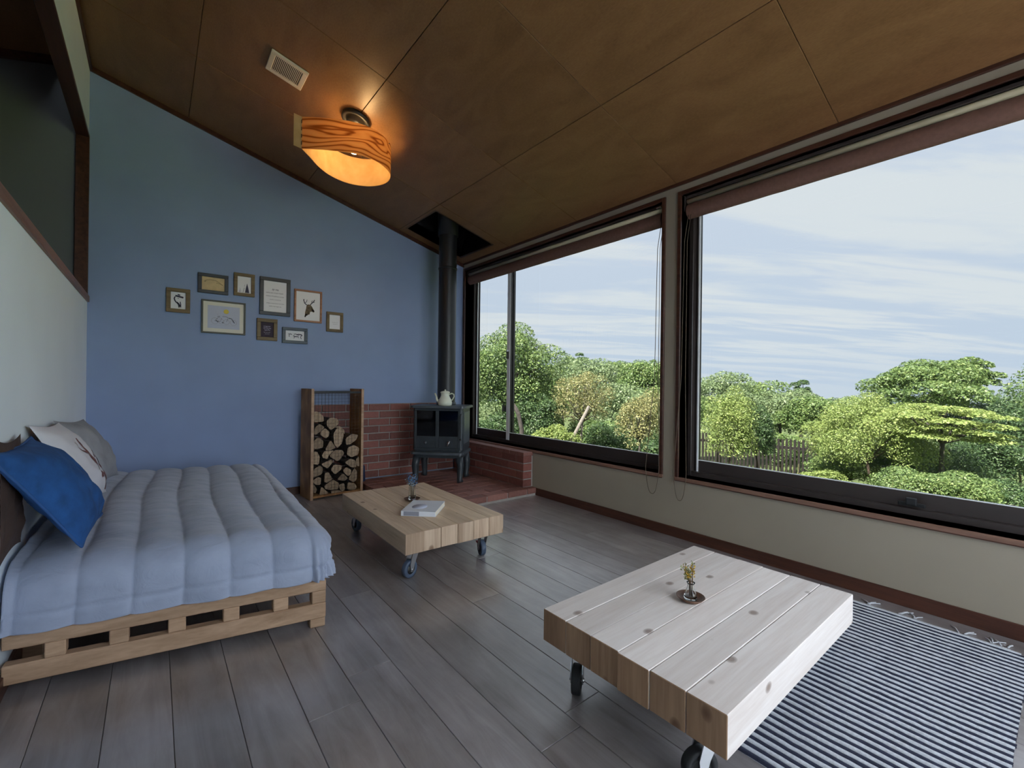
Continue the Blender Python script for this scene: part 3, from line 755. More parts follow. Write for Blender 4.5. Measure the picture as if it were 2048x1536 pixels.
from mathutils import noise as mn
def comforter():
    R, zt, hem = .075, .392, .200
    Ln = R * math.pi / 2 + (zt - hem - R)
    WA, LB = BW + .015, BLN + .02
    fa, fb0, fb1 = WA - R, R, LB - R           # flat limits
    NA, NB = 230, 280
    amax = fa + Ln + .03; bmin, bmax = fb0 - Ln - .03, fb1 + Ln + .03
    vs = []
    for i in range(NA + 1):
        a = amax * i / NA
        for j in range(NB + 1):
            b = bmin + (bmax - bmin) * j / NB
            ea = max(0, a - fa); eb = (b - fb0) if b < fb0 else ((b - fb1) if b > fb1 else 0)
            e = math.hypot(ea, eb)
            puff = abs(math.sin(math.pi * (a - .030 - .012 * math.sin(b * 4 + a * 3)) / .140)) ** .55 * .019
            if ea > .12: puff *= .6
            wr = mn.noise(Vector((a * 7, b * 13, 1.3))) * .0055 + mn.noise(Vector((a * 18, b * 30, 4.1))) * .0022
            crown = .020 * math.sin(math.pi * min(1, max(0, b / LB))) ** .8
            hemline = -.008 * math.exp(-((e - (Ln - .055)) / .006) ** 2) if e > .1 else 0
            d = puff + wr + hemline
            if e <= 0:
                p = (a, b, zt + crown + d)
            else:
                th = min(e / R, math.pi / 2)
                h = R * math.sin(th); dr = R * (1 - math.cos(th)) + max(0, e - R * math.pi / 2)
                ux, uy = ea / e, eb / e
                k = math.sin(th); fr = min(1, dr / (zt - hem))
                fold = .012 * fr * mn.noise(Vector((a * 9, b * 5, e * 3 + 9))) + (.010 * fr * math.sin(26 * math.atan2(eb, ea)) if ea > 0 and eb != 0 else 0)
                hh = h + (d + fold) * k + .012 * fr
                z = zt + crown * max(0, 1 - e / .12) - dr + d * (1 - k)
                lim = hem + .004 * mn.noise(Vector((a * 12, b * 12, 7)))
                p = (min(a, fa) + ux * hh, max(fb0, min(fb1, b)) + uy * hh, max(z, lim))
            x, y, z = bedmap(*p)
            if i == 0: z = max(hem, z - .16)          # tucked down along the wall
            vs.append((max(x, XL + .006), y, z))
    m = MB(); fs = []
    for i in range(NA):
        for j in range(NB):
            q = i * (NB + 1) + j; fs.append((q, q + NB + 1, q + NB + 2, q + 1))
    m.add(vs, fs, 0, True)
    return m
cf = comforter().build('comforter', 'comforter'); tag(cf, 'grey blue channel quilted comforter spread over the pallet bed', 'comforter')

# ------------------------------------------------------------------ cushions
def cushion(name, label, c, wv, hv, T, mat, group=None, backmat=None, piping=None, pinch=.08, seed=0):
    """wv, hv: full width and height vectors of the leaning, slightly slumped cushion"""
    wv, hv = Vector(wv), Vector(hv); n = wv.cross(hv).normalized()
    if n.x < 0: n = -n
    M = Matrix(((wv.x, hv.x, n.x, c[0]), (wv.y, hv.y, n.y, c[1]), (wv.z, hv.z, n.z, c[2]), (0, 0, 0, 1)))
    def pt(u, v, side=1, off=0.0):
        su, sv = u * (1 - pinch * (1 - v * v)), v * (1 - pinch * (1 - u * u))
        h = T * (max(0, 1 - abs(u) ** 2.3) ** .62) * (max(0, 1 - abs(v) ** 2.3) ** .62)
        w = mn.noise(Vector((u * 2.2 + seed, v * 2.2, side))) * .010 + mn.noise(Vector((u * 6 + seed, v * 6, side * 3))) * .0035
        e = min(1, 3 * (1 - max(abs(u), abs(v))))
        q = M @ Vector((su / 2, sv / 2, side * h * (1 if side > 0 else .55) + w * e * 1.4 + off))
        q.x = max(q.x, XL + .004 + (0 if side < 0 else .003)); q.z = max(q.z, .432 + (0 if side < 0 else .002))
        return tuple(q - Vector(c))
    r = empty(name, c); tag(r, label, 'cushion', group)
    f = lambda sd: MB().grid(lambda a, b: pt(-math.cos(math.pi * a), -math.cos(math.pi * b), sd), 40, 40)
    f(1).build('front_cover', mat, r); f(-1).build('back_cover', backmat or mat, r)
    if piping:
        pts = [pt(s, -1) for s in np.linspace(-1, 1, 20)] + [pt(1, s) for s in np.linspace(-1, 1, 20)[1:]] + [pt(s, 1) for s in np.linspace(1, -1, 20)[1:]] + [pt(-1, s) for s in np.linspace(1, -1, 20)[1:-1]]
        MB().tube(pts, .0045, 6, closed=True).build('piping', piping, r)
    return r, pt
D = math.radians
cushion('cushion', 'dark brown cushion half hidden behind the blue one', (-.357, 2.13, .635), (0, .27, 0), (-.008, .03, .37), .012, 'cushion_brown', seed=5)
cushion('cushion', 'deep blue velvet cushion leaning on the white wall', (-.272, 2.262, .612), (.02, .475, .0), (-.185, -.20, .365), .088, 'cushion_blue', piping='piping_blue', seed=2)
cr, cpt = cushion('cushion', 'white cushion printed with brown deer antlers', (-.275, 2.745, .638), (.02, .52, -.03), (-.16, -.13, .37), .066, 'cushion_white', backmat='cushion_brown', seed=3)
cushion('cushion', 'grey plain cushion next to the blue wall end', (-.262, 3.25, .628), (.055, .52, -.03), (-.145, -.13, .35), .065, 'cushion_grey', seed=4)
m = MB(); SP = lambda a, b, z: cpt(max(-.98, min(.98, a)), max(-.98, min(.98, b)), 1, .0016)
def stroke(pts, w0, w1):
    q = []
    for i in range(len(pts) - 1):
        for k in range(6): q.append((pts[i][0] + (pts[i + 1][0] - pts[i][0]) * k / 6, pts[i][1] + (pts[i + 1][1] - pts[i][1]) * k / 6))
    q.append(pts[-1]); rib(m, q, [w0 + (w1 - w0) * i / (len(q) - 1) for i in range(len(q))], 0, SP)
stroke([(.35, -.55), (.10, -.28), (-.05, .0), (-.10, .30), (-.05, .55)], .16, .03)
stroke([(.02, -.16), (.22, .05), (.30, .34)], .09, .02)
stroke([(-.08, .12), (-.28, .22), (-.36, .45)], .09, .02)
stroke([(.52, -.50), (.62, -.15), (.52, .15), (.55, .38)], .14, .03)
stroke([(.60, -.2), (.78, -.05), (.84, .15)], .08, .02)
stroke([(.28, -.52), (.05, -.55), (-.05, -.48)], .14, .03)
stroke([(.45, -.50), (.48, -.72), (.46, -.92)], .20, .24)
m.build('antler_print', 'antler_print', cr)

# ------------------------------------------------------------------ tables on castors
def caster(par, loc, yaw, wheel='rubber_black', brake=False, H=.147):
    """swivel castor of total height H, origin on the floor"""
    r = MB().box(-.035, .035, -.035, .035, H - .004, H).lathe([(.0, H - .004), (.026, H - .004), (.026, H - .016), (.0, H - .016)], n=16).build('caster_plate', 'steel', par, loc, (0, 0, yaw))
    m = MB()
    for s in (-1, 1): m.prism([(-.022, H - .016), (.022, H - .016), (.040, .070), (.036, .034), (.020, .034), (.010, .070)], s * .019 - .0018, s * .019 + .0018, 'xz')
    m.box(-.022, .022, -.020, .020, H - .022, H - .016); m.build('fork', 'steel', r)
    m = MB().lathe([(.026, -.014), (.043, -.014), (.0455, -.010), (.0455, .010), (.043, .014), (.026, .014), (.026, -.014)], (.028, 0, .0455), 28, axis='y'); m.build('tyre', wheel, r)
    MB().lathe([(.0, -.013), (.0265, -.012), (.0265, .012), (.0, .013)], (.028, 0, .0455), 20, axis='y').build('hub', 'hub_dark', r)
    MB().tube([(.028, -.024, .0455), (.028, .024, .0455)], .0065, 10).build('axle', 'steel', r)
    if brake: MB().box(.060, .085, -.018, .018, .060, .070, c=.002).build('brake_pedal', 'red_plastic', r)
    return r
def table(name, label, c, rz, L, Wd, along, mat, ztop=.252, zbot=.147, wheel='rubber_black', cyaw=(0, 0, 0, 0), brake=-1, rise=0.0, inset=.10):
    r = empty(name, (c[0], c[1], 0), (0, 0, rz)); tag(r, label, 'table')
    n = 6; bw = Wd / n
    rr = random.Random(len(label))
    for k in range(n):
        o0 = -Wd / 2 + bw * (k + .5); dl = rr.uniform(-.004, .004); dz = rr.uniform(-.0008, .0008)
        h = (ztop - zbot) / 2
        if along == 'x': q = MB().box(-L / 2, L / 2, -bw / 2 + .0010, bw / 2 - .0010, -h, h, c=.0018); loc = (dl, o0, (ztop + zbot) / 2 + dz)
        else: q = MB().box(-bw / 2 + .0010, bw / 2 - .0010, -L / 2, L / 2, -h, h, c=.0018); loc = (o0, dl, (ztop + zbot) / 2 + dz)
        bo = q.build('beam', [mat, mat + '_end'], r, loc)
        for pg in bo.data.polygons:
            if abs(pg.normal[0 if along == 'x' else 1]) > .5: pg.material_index = 1
    hx, hy = (L / 2 - inset, Wd / 2 - inset) if along == 'x' else (Wd / 2 - inset, L / 2 - inset)
    for i, (sx, sy) in enumerate(((-1, -1), (1, -1), (-1, 1), (1, 1))):
        bz = rise if sx > 0 else 0.0
        caster(r, (sx * hx, sy * hy, bz), cyaw[i], wheel, i == brake, zbot - bz)
    return r
table('coffee_table', 'pine beam table on castors near the stove with a book on it', (1.302, 2.583), D(-1.2), 1.03, .610, 'y', 'pine_y', wheel='rubber_blue', cyaw=(D(200), D(75), D(100), D(80)), brake=1, inset=.085)
table('coffee_table', 'pale pine beam table on castors standing half on the striped rug', (1.522, .805), D(0.5), .975, .622, 'x', 'pine_x', ztop=.255, zbot=.150, cyaw=(D(150), D(120), D(215), D(100)), brake=-1, rise=.0075, inset=.085)

# dishes, vases and flowers
def dish(label, x, y, z, r, h=.016):
    o = MB().lathe([(0, .0), (r * .62, .0), (r * .80, h * .35), (r, h), (r * .955, h), (r * .76, h * .52), (r * .6, .005), (0, .005)], n=36).build('wooden_dish', 'dark_bowl', None, (x, y, z)); return tag(o, label, 'dish')
Z1, Z2 = .2530, .2560
dish('small dark wooden dish under the blue dried flowers', 1.311, 2.664, Z1, .052, .013)
dish('dark wooden dish under the yellow dried flowers', 1.487, .838, Z2, .048)
def vase(label, x, y, z, prof):
    o = MB().lathe(prof, n=28).build('bud_vase', 'vase_glass', None, (x, y, z)); return tag(o, label, 'vase')
vase('clear glass tube vase on the table near the stove', 1.311, 2.664, Z1 + .0055, [(0, 0), (.022, 0), (.024, .006), (.0225, .03), (.021, .09), (.0215, .104), (.0185, .104), (.018, .09), (.0195, .03), (.0195, .010), (0, .009)])
vase('conical clear glass bud vase on the table over the rug', 1.487, .838, Z2 + .0055, [(0, 0), (.022, 0), (.0235, .004), (.020, .018), (.0125, .040), (.0110, .052), (.0145, .058), (.0125, .058), (.0092, .051), (.0105, .040), (.0175, .018), (.0195, .007), (0, .006)])
def sprig(label, x, y, z, n, h, spread, mats, seed, lean=(0, 0), leaf=.006, r0=.004):
    rr = random.Random(seed); r = empty('dried_flowers', (x, y, z)); tag(r, label, 'flowers')
    for k in range(n):
        a = rr.uniform(0, 6.28); hh = h * rr.uniform(.6, 1.0); sp = spread * rr.uniform(.3, 1)
        P = [Vector((math.cos(a) * r0 * .7, math.sin(a) * r0 * .7, 0)), Vector((math.cos(a) * r0, math.sin(a) * r0, h * .45)),
             Vector((math.cos(a) * sp + lean[0] * hh, math.sin(a) * sp + lean[1] * hh, hh))]
        pts = [P[0], P[1]] + [P[1].lerp(P[2], f) + Vector((rr.uniform(-.002, .002), rr.uniform(-.002, .002), 0)) for f in (.33, .66, 1)]
        s = MB().tube(pts, .0009, 5).build('stem', 'stem_brown', r)
        mt = mats[k % len(mats)]; m = MB()
        for q in range(13):
            f = rr.uniform(.3, 1.0); c = P[1].lerp(P[2], f) + Vector((rr.uniform(-1, 1), rr.uniform(-1, 1), rr.uniform(-1, 1))) * leaf * .9
            d = Vector((rr.uniform(-1, 1), rr.uniform(-1, 1), rr.uniform(.1, 1))).normalized(); e = d.orthogonal().normalized()
            L = leaf * rr.uniform(.6, 1.5); ww = leaf * .42; nn = d.cross(e) * ww * .5
            m.add([c, c + d * L * .5 + e * ww, c + d * L, c + d * L * .5 - e * ww, c + d * L * .5 + nn], [(0, 1, 4), (1, 2, 4), (2, 3, 4), (3, 0, 4)])
        fo = m.build('blossom', mt, s); fo['kind'] = 'stuff'
    return r
sprig('blue and pale dried flowers in the tube vase', 1.311, 2.664, Z1 + .017, 13, .158, .045, ['petal_blue', 'petal_blue', 'leaf_grey', 'petal_blue', 'leaf_grey'], 5, leaf=.011, r0=.013)
sprig('yellow and olive dried flowers in the conical vase', 1.487, .838, Z2 + .015, 12, .118, .026, ['leaf_dry', 'petal_yellow', 'leaf_dry', 'petal_yellow'], 8, lean=(-.10, .05), leaf=.0075, r0=.006)
# book
BK = empty('book', (1.262, 2.408, Z1), (0, 0, D(-43))); tag(BK, 'thick white paperback book lying on the table near the stove', 'book')
MB().box(-.098, .098, -.1185, .1185, .0015, .0265).build('pages', 'book_page', BK)
m = MB().box(-.1, .1, -.12, .12, .0265, .028).box(-.1, .1, -.12, .12, 0, .0015).box(-.1, .1, -.1215, -.1185, 0, .028); m.build('cover', 'book_white', BK)
MB().box(-.085, .005, -.122, -.1214, .002, .026).build('spine_print', 'book_grey', BK)
MB().lathe([(0, .0284), (.052, .0284), (.052, .0281)], (-.02, -.02, 0), 24, sx=.85).build('cover_print', 'paper_blue', BK)

# ------------------------------------------------------------------ striped rug
def rug():
    x0, x1, y0, y1 = 1.28, 2.628, .095, 1.0; pitch = .033; n = int((x1 - x0) / pitch)
    m = MB(); NY = 46
    for k in range(n):
        for half in (0, 1):
            c0 = x0 + pitch * (k + .5 * half) + pitch * .25; wd = pitch * .5 * (1.08 if half else .98)
            vs = []; fs = []
            cut = max(0, (c0 - (x1 - .13)) / .13) ** 2.5 * .05
            for j in range(NY + 1):
                y = (y0 + cut) + (y1 - y0 - cut) * j / NY
                w = mn.noise(Vector((c0 * 3, y * 6, 2))) * .004 + mn.noise(Vector((k * 1.7 + half, y * 18, 5))) * .0012
                y += mn.noise(Vector((c0 * 40, 0, 3))) * .004 if j in (0, NY) else 0
                z0 = .0012
                for i in range(5):
                    a = math.pi * i / 4
                    vs.append((c0 + w - math.cos(a) * wd / 2, y, z0 + math.sin(a) * .0072 * (1 + .3 * mn.noise(Vector((c0 * 50, y * 60, 1))))))
            for j in range(NY):
                for i in range(4): q = j * 5 + i; fs.append((q, q + 1, q + 6, q + 5))
            m.add(vs, fs, half, True)
    m.box(x0, x1 - .01, y0 + .05, y1, .0002, .0012, 1)
    r = m.build('striped_rug', ['rug_navy', 'rug_white'])
    tag(r, 'navy and white striped woven rug below the window', 'rug')
    rr = random.Random(4)
    for k in range(9):
        y = rr.uniform(.15, .95) if k > 3 else (.16, .28, .42, .585)[k]
        m = MB()
        for q in range(3):
            yy = y + rr.uniform(-.012, .012); dx = rr.uniform(.025, .05); dy = rr.uniform(-.05, .05)
            m.tube([(x1 - .012, yy, .005), (x1 + dx * .5, yy + dy * .4, .0045), (x1 + dx, yy + dy, .004)], .0022, 5)
        m.build('fringe', 'rug_white', r)
    return r
rug()

# ------------------------------------------------------------------ pictures on the blue wall
def picture(label, cx, cz, w, h, bw, fmat, pmat, art, mat=None, matw=0, roll=0.0):
    r = empty('picture_frame', (cx, B, cz), (0, roll, 0)); tag(r, label, 'picture', None)
    m = MB(); d0, d1 = -.020, -.001
    m.box(-w / 2, w / 2, d0, d1, h / 2 - bw, h / 2, c=.002).box(-w / 2, w / 2, d0, d1, -h / 2, -h / 2 + bw, c=.002)
    m.box(-w / 2, -w / 2 + bw, d0, d1, -h / 2 + bw, h / 2 - bw, c=.002).box(w / 2 - bw, w / 2, d0, d1, -h / 2 + bw, h / 2 - bw, c=.002)
    m.build('frame', fmat, r)
    iw, ih = w - 2 * bw, h - 2 * bw
    if mat:
        MB().box(-iw / 2, iw / 2, -.0085, -.002, -ih / 2, ih / 2).build('mount', mat, r)
        iw -= 2 * matw; ih -= 2 * matw
        pr_ = MB().box(-iw / 2, iw / 2, -.0092, -.0084, -ih / 2, ih / 2).build('print', pmat, r)
    else:
        pr_ = MB().box(-iw / 2, iw / 2, -.0085, -.002, -ih / 2, ih / 2).build('print', pmat, r)
    P = lambda a, b, z: (a * iw, -.0098 - z, b * ih)
    for im, fn in art:
        mb = MB(); fn(mb, P, iw / ih); mb.build('drawing', im, pr_)
    return r
def poly(pts):
    return lambda mb, P, ar: mb.add([P(a, b, 0) for a, b in pts], [tuple(range(len(pts)))])
def strokes(lines):
    def f(mb, P, ar):
        for w, pts in lines:
            n = len(pts)
            Q = [(a, b) for a, b in pts]
            vs = []
            for i, (a, b) in enumerate(Q):
                a0, b0 = Q[max(0, i - 1)]; a1, b1 = Q[min(n - 1, i + 1)]
                dx, dy = (a1 - a0) * ar, b1 - b0; L = math.hypot(dx, dy) or 1
                nx, ny = -dy / L * w / 2 / ar, dx / L * w / 2
                vs += [P(a + nx, b + ny, 0), P(a - nx, b - ny, 0)]
            mb.add(vs, [(2 * i, 2 * i + 1, 2 * i + 3, 2 * i + 2) for i in range(n - 1)])
    return f
def scrawl(rows, amp, w, seed):
    """illegible handwriting: wavy strokes, as much as the photograph shows of it"""
    rr = random.Random(seed); L = []
    for x0, x1, y in rows:
        x = x0
        while x < x1 - .02:
            e = min(x1, x + rr.uniform(.08, .22)); n = max(6, int((e - x) * 90))
            ph = rr.uniform(0, 6); pts = []
            for i in range(n + 1):
                f = i / n; k = 1.8 if rr.random() < .14 else .8
                pts.append((x + (e - x) * f, y + amp * k * math.sin(ph + f * (e - x) * 160)))
            L.append((w, pts)); x = e + .025
    return strokes(L)
def circ(cx, cy, r, n=20): 
    def f(mb, P, ar): mb.add([P(cx + r * math.cos(6.2832 * i / n) / ar, cy + r * math.sin(6.2832 * i / n), 0) for i in range(n)], [tuple(range(n))])
    return f
def ring(cx, cy, r, w, n=20):
    def f(mb, P, ar): strokes([(w, [(cx + r * math.cos(6.2832 * i / n) / ar, cy + r * math.sin(6.2832 * i / n)) for i in range(n + 1)])])(mb, P, ar)
    return f
picture('small olive brown frame with a dark bird drawing, lone at the group end', .140, 1.629, .150, .186, .028, 'frame_oak', 'paper', [
    ('ink', strokes([(.10, [(-.20, .28), (.0, .25), (.34, .20)]), (.07, [(-.05, .36), (.12, .33)]), (.06, [(-.22, .22), (-.27, .10), (-.22, -.02), (-.12, -.12), (.0, -.18)]), (.09, [(-.10, -.10), (.04, -.22), (.10, -.36)]), (.05, [(.12, -.06), (.16, -.22), (.16, -.40)]), (.03, [(-.05, .14), (.04, .12)]), (.05, [(.02, -.26), (.06, -.42)])]))])
picture('black frame with a tan landscape print', .366, 1.791, .206, .158, .026, 'frame_black', 'paper_tan', [
    ('ink_tan', strokes([(.05, [(-.38, .16), (-.28, .26), (-.1, .30), (.1, .28), (.25, .15), (.42, -.02)]), (.04, [(.12, .10), (.3, .06), (.42, -.05)]), (.10, [(-.38, .10), (-.34, .2)])]))])
picture('olive brown frame with a dark fir tree print', .583, 1.815, .152, .190, .026, 'frame_oak', 'paper', [
    ('ink', poly([(.20, .12), (.16, -.02), (.12, -.14), (.09, -.28), (.05, -.46), (.36, -.46), (.32, -.28), (.28, -.14), (.24, -.02)])),
    ('ink_grey', strokes([(.03, [(-.10, -.46), (-.04, -.28), (.0, -.16)]), (.02, [(-.32, -.20), (-.28, -.32), (-.24, -.44)]), (.02, [(.0, -.1), (.03, .02)])])), ('ink_lilac', poly([(-.40, -.46), (-.34, -.28), (-.28, -.46)]))])
picture('large black frame with lines of handwriting', .817, 1.746, .240, .325, .030, 'frame_black', 'paper', [
    ('ink_grey', scrawl([(-.14, .14, .23)], .030, .012, 3)), ('ink_grey', scrawl([(-.40, .40, .12), (-.40, .38, .01), (-.24, .24, -.10), (-.38, .38, -.22), (-.26, .26, -.32)], .014, .010, 5))])
picture('wide thin dark frame with a bicycle and yellow sun', .441, 1.527, .306, .268, .012, 'frame_grey', 'paper_blue', [
    ('ink_yellow', circ(.07, .27, .10)), ('ink_grey', ring(-.28, -.17, .13, .012)), ('ink_grey', ring(-.08, -.19, .10, .012)), ('ink_grey', ring(.08, -.19, .11, .012)), ('ink_grey', ring(.30, -.20, .12, .012)),
    ('ink', strokes([(.012, [(-.28, -.17), (-.18, -.02), (-.06, -.04), (-.12, -.20), (-.28, -.17)]), (.018, [(-.20, .03), (-.12, .04)]), (.014, [(-.05, .04), (.06, .05), (.14, .0)]), (.012, [(.08, -.18), (.13, -.02), (.25, -.03), (.30, -.20)]), (.025, [(.16, .0), (.24, -.03), (.30, -.14), (.34, -.22)]), (.03, [(-.24, -.14), (-.18, -.22)]), (.03, [(-.06, -.20), (-.02, -.24)])])),
    ('ink_grey', strokes([(.008, [(-.22, .14), (-.18, .12)]), (.008, [(-.04, .12), (.0, .10)]), (.006, [(-.4, -.34), (-.1, -.36), (.2, -.35), (.42, -.37)])]))], mat='paper_cream', matw=.030)
picture('orange brown wooden frame with a deer head print', 1.087, 1.695, .236, .290, .016, 'frame_orange', 'paper', [
    ('ink_brown', poly([(-.14, -.40), (-.13, -.22), (-.09, -.10), (-.07, .02), (-.02, .07), (.10, .06), (.16, .0), (.20, -.06), (.27, -.15), (.24, -.20), (.12, -.17), (.08, -.20), (.06, -.28), (-.02, -.30)])),
    ('ink', strokes([(.030, [(-.06, .04), (-.15, .10), (-.19, .20), (-.18, .24)]), (.018, [(-.14, .10), (-.07, .16), (-.05, .23)]), (.028, [(.08, .06), (.15, .12), (.22, .18), (.27, .25)]), (.018, [(.18, .15), (.27, .17)]), (.016, [(.14, .11), (.15, .19), (.18, .22)]), (.05, [(-.13, -.38), (-.10, -.30), (-.02, -.30)]), (.05, [(.16, -.12), (.25, -.16)])]))])
picture('small olive frame with a dark chalk lettered print', .757, 1.455, .158, .188, .030, 'frame_oak', 'paper_dark', [
    ('ink_lilac', scrawl([(-.28, .28, .22), (-.30, .30, .10), (-.22, .22, -.02)], .035, .016, 8)), ('ink_grey', scrawl([(-.26, .26, -.18), (-.16, .18, -.28)], .022, .014, 9))])
picture('small dark teal frame with blue animal figures', .979, 1.420, .208, .140, .026, 'frame_teal', 'paper', [
    ('ink', strokes([(.07, [(-.36, .12), (-.26, .16), (-.16, .10)]), (.06, [(-.28, .10), (-.32, -.06), (-.28, -.14)]), (.08, [(-.1, .0), (.02, -.10), (.12, -.08)]), (.06, [(-.06, .14), (.04, .18), (.1, .14)]), (.10, [(.08, .10), (.2, .16), (.34, .14), (.38, .02)]), (.06, [(.34, .06), (.30, -.12), (.34, -.30)]), (.06, [(.2, .06), (.14, -.08), (.2, -.2)]), (.05, [(-.02, -.12), (-.06, -.26)])]))])
picture('smallest pale olive frame with two short lines of script', 1.323, 1.574, .152, .186, .026, 'frame_oak', 'paper', [
    ('ink_grey', scrawl([(-.25, .28, -.02), (-.18, .24, -.14)], .018, .010, 11))])

# ------------------------------------------------------------------ ceiling lamp and air vent
tilt = math.atan(SLOPE)
LP = Vector((1.070, 3.090, ZT + SLOPE * (W - 1.070)))
LA = empty('ceiling_lamp', LP); tag(LA, 'ceiling lamp with a looped bent wood veneer shade', 'lamp')
MB().lathe([(0, 0), (.092, 0), (.098, -.012), (.094, -.026), (.080, -.030), (.074, -.020), (.060, -.020), (.056, -.040), (.030, -.050), (0, -.050)], n=36).build('ceiling_rose', 'pipe_black', LA, (0, 0, 0), (0, tilt, 0))
MB().tube([(0, 0, -.04), (0, .03, -.13)], .016, 12).build('socket', 'pipe_black', LA)
ctl = [(.722, 3.090), (.84, 3.010), (.984, 2.940), (1.10, 2.928), (1.20, 2.962), (1.300, 3.050), (1.338, 3.160), (1.325, 3.260), (1.262, 3.350), (1.17, 3.394), (1.075, 3.396), (.965, 3.350), (.87, 3.268), (.790, 3.170), (.722, 3.090)]
def cr_(P, s):
    n = len(P) - 1; x = s * n; i = min(int(x), n - 1); f = x - i
    p = [Vector(P[max(0, min(n, i + k))] + (0,)) for k in (-1, 0, 1, 2)]
    return .5 * ((2 * p[1]) + (p[2] - p[0]) * f + (2 * p[0] - 5 * p[1] + 4 * p[2] - p[3]) * f * f + (3 * p[1] - p[0] - 3 * p[2] + p[3]) * f ** 3)
zb, zt_ = 2.500 - LP.z, 2.705 - LP.z
def shade(u, v):
    p = cr_(ctl, u); return (p.x - LP.x, p.y - LP.y, zb + (zt_ - zb) * v)
MB().grid(shade, 120, 10).build('shade', 'veneer', LA)
cxm, cym = 1.06 - LP.x, 3.16 - LP.y
def lining(u, v):
    x, y, z = shade(u, v); d = math.hypot(x - cxm, y - cym); k = 1 - .0025 / d; return (cxm + (x - cxm) * k, cym + (y - cym) * k, z * .999 + .0002)
MB().grid(lining, 120, 10).build('shade_lining', 'veneer_plain', LA)
q0 = Vector((ctl[0][0] - LP.x, ctl[0][1] - LP.y, 0))
MB().grid(lambda u, v: (q0.x - .045 * u, q0.y + .012 * u, zb + .012 * u + (zt_ - zb + .012 * u - .012 * u) * v), 4, 4).build('shade_seam', 'veneer_plain', LA)
m = MB()
for k in range(4): m.box(q0.x - .004, q0.x + .001, q0.y - .006, q0.y + .001, zb + .025 + .046 * k, zb + .045 + .046 * k)
m.build('stitches', 'stem_brown', LA)
m = MB().tube([(-.15, -.115, zt_ - .01), (0, .03, zt_ - .005), (.14, .255, zt_ - .01)], .004, 6).tube([(.21, -.07, zt_ - .01), (0, .03, zt_ - .005), (-.15, .215, zt_ - .01)], .004, 6); m.build('shade_holder', 'pipe_black', LA)
MB().lathe([(0, -.052), (.020, -.047), (.033, -.030), (.036, -.012), (.030, .010), (.016, .032), (.014, .045), (0, .046)], (.0, .04, -.175), 20).build('bulb', 'bulb_glow', LA)

VT = empty('air_vent', (.628, 3.062, ZT + SLOPE * (W - .628)), (0, tilt, 0)); tag(VT, 'cream slotted air vent in the plywood ceiling', 'vent')
vw, vh = .208, .208 * .98
m = MB(); hx, hy = .107, .102
m.box(-hx, hx, -hy, -hy + .028, -.012, 0, c=.003).box(-hx, hx, hy - .028, hy, -.012, 0, c=.003).box(-hx, -hx + .030, -hy + .028, hy - .028, -.012, 0, c=.003).box(hx - .030, hx, -hy + .028, hy - .028, -.012, 0, c=.003)
m.build('frame', 'vent_cream', VT)
MB().box(-hx + .03, hx - .03, -hy + .028, hy - .028, -.002, -.0005).build('back_plate', 'vent_dark', VT)
sl = MB().box(-.0022, .0022, -hy + .028, hy - .028, -.010, -.002).mesh('slat', 'vent_cream')
for k in range(17): link('slat', sl, VT, (-hx + .036 + k * (2 * hx - .072) / 16, 0, 0))

# ------------------------------------------------------------------ roller blinds
def blind(label, y0, y1, cy, spread, clen):
    r = empty('roller_blind', (W + .045, (y0 + y1) / 2, 2.262)); tag(r, label, 'blind')
    h = (y1 - y0) / 2 - .012
    MB().box(-.022, .022, -h, h, -.000, .020, c=.003).build('head_rail', 'alu_dark', r)
    MB().tube([(-.010, -h + .01, -.018), (-.010, h - .01, -.018)], .016, 16).build('roller_tube', 'blind_rail', r)
    # rolled-up cloth with a soft oval section
    prof = [(.042 * math.cos(2 * math.pi * k / 20) * (1 if math.sin(2 * math.pi * k / 20) > -.6 else .85), .050 * math.sin(2 * math.pi * k / 20)) for k in range(20)]
    m = MB(); N = 40; vs = []; fs = []
    for j in range(N + 1):
        y = -h + .012 + (2 * h - .024) * j / N
        for k, (a, b) in enumerate(prof): vs.append((a * .95 + .002, y, b - .083 + .0015 * mn.noise(Vector((k, j * .7, y)))))
    for j in range(N):
        for k in range(20): q = j * 20 + k; q2 = j * 20 + (k + 1) % 20; fs.append((q, q2, q2 + 20, q + 20))
    m.add(vs, fs, 0, True); m.add(vs[:20], [tuple(range(20))]); m.add(vs[-20:], [tuple(range(20))])
    m.build('rolled_cloth', 'blind_fabric', r)
    for s in (-1, 1):
        b = MB().box(-.030, .030, s * (h + .004) - .003, s * (h + .004) + .003, -.085, .020, c=.002).build('bracket', 'alu_dark', r)
    MB().box(-.034, -.022, -h + .012, -h + .05, -.004, .006, c=.002).build('cord_clip', 'steel', r)
    # cord loop hanging below the sill in front of the wall
    ox = -.045 - .020; yc = cy - (y0 + y1) / 2
    P = [(-.012, yc + .006, -.045), (ox, yc + .010, -.30), (ox, yc + .022, -1.2), (ox - .005, yc + spread, 2.27 * -1 + .46)]
    zb_ = -2.27 + clen
    pts = [Vector(P[0]), Vector(P[1]), Vector(P[2])]
    for k in range(0, 15):
        a = math.pi * k / 14
        pts.append(Vector((ox - .004, yc + spread * .5 - .008 + (spread * .5 + .016) * math.cos(a) * 1.0, zb_ + .055 + (.13 if False else 0) - .055 * math.sin(a) + .13 * abs(math.cos(a)) ** 3)))
    pts += [Vector((ox, yc - .008, -1.2)), Vector((ox, yc - .010, -.30)), Vector((-.012, yc - .012, -.045))]
    MB().tube(pts, .0022, 6).build('pull_cord', 'cord_brown', r)
    return r
blind('brown roller blind rolled up over the window beside the stove', YW1a, YW1b, 1.800, .075, .268)
blind('brown roller blind rolled up over the window beside the near table', YW2a, YW2b, 1.598, .060, .262)

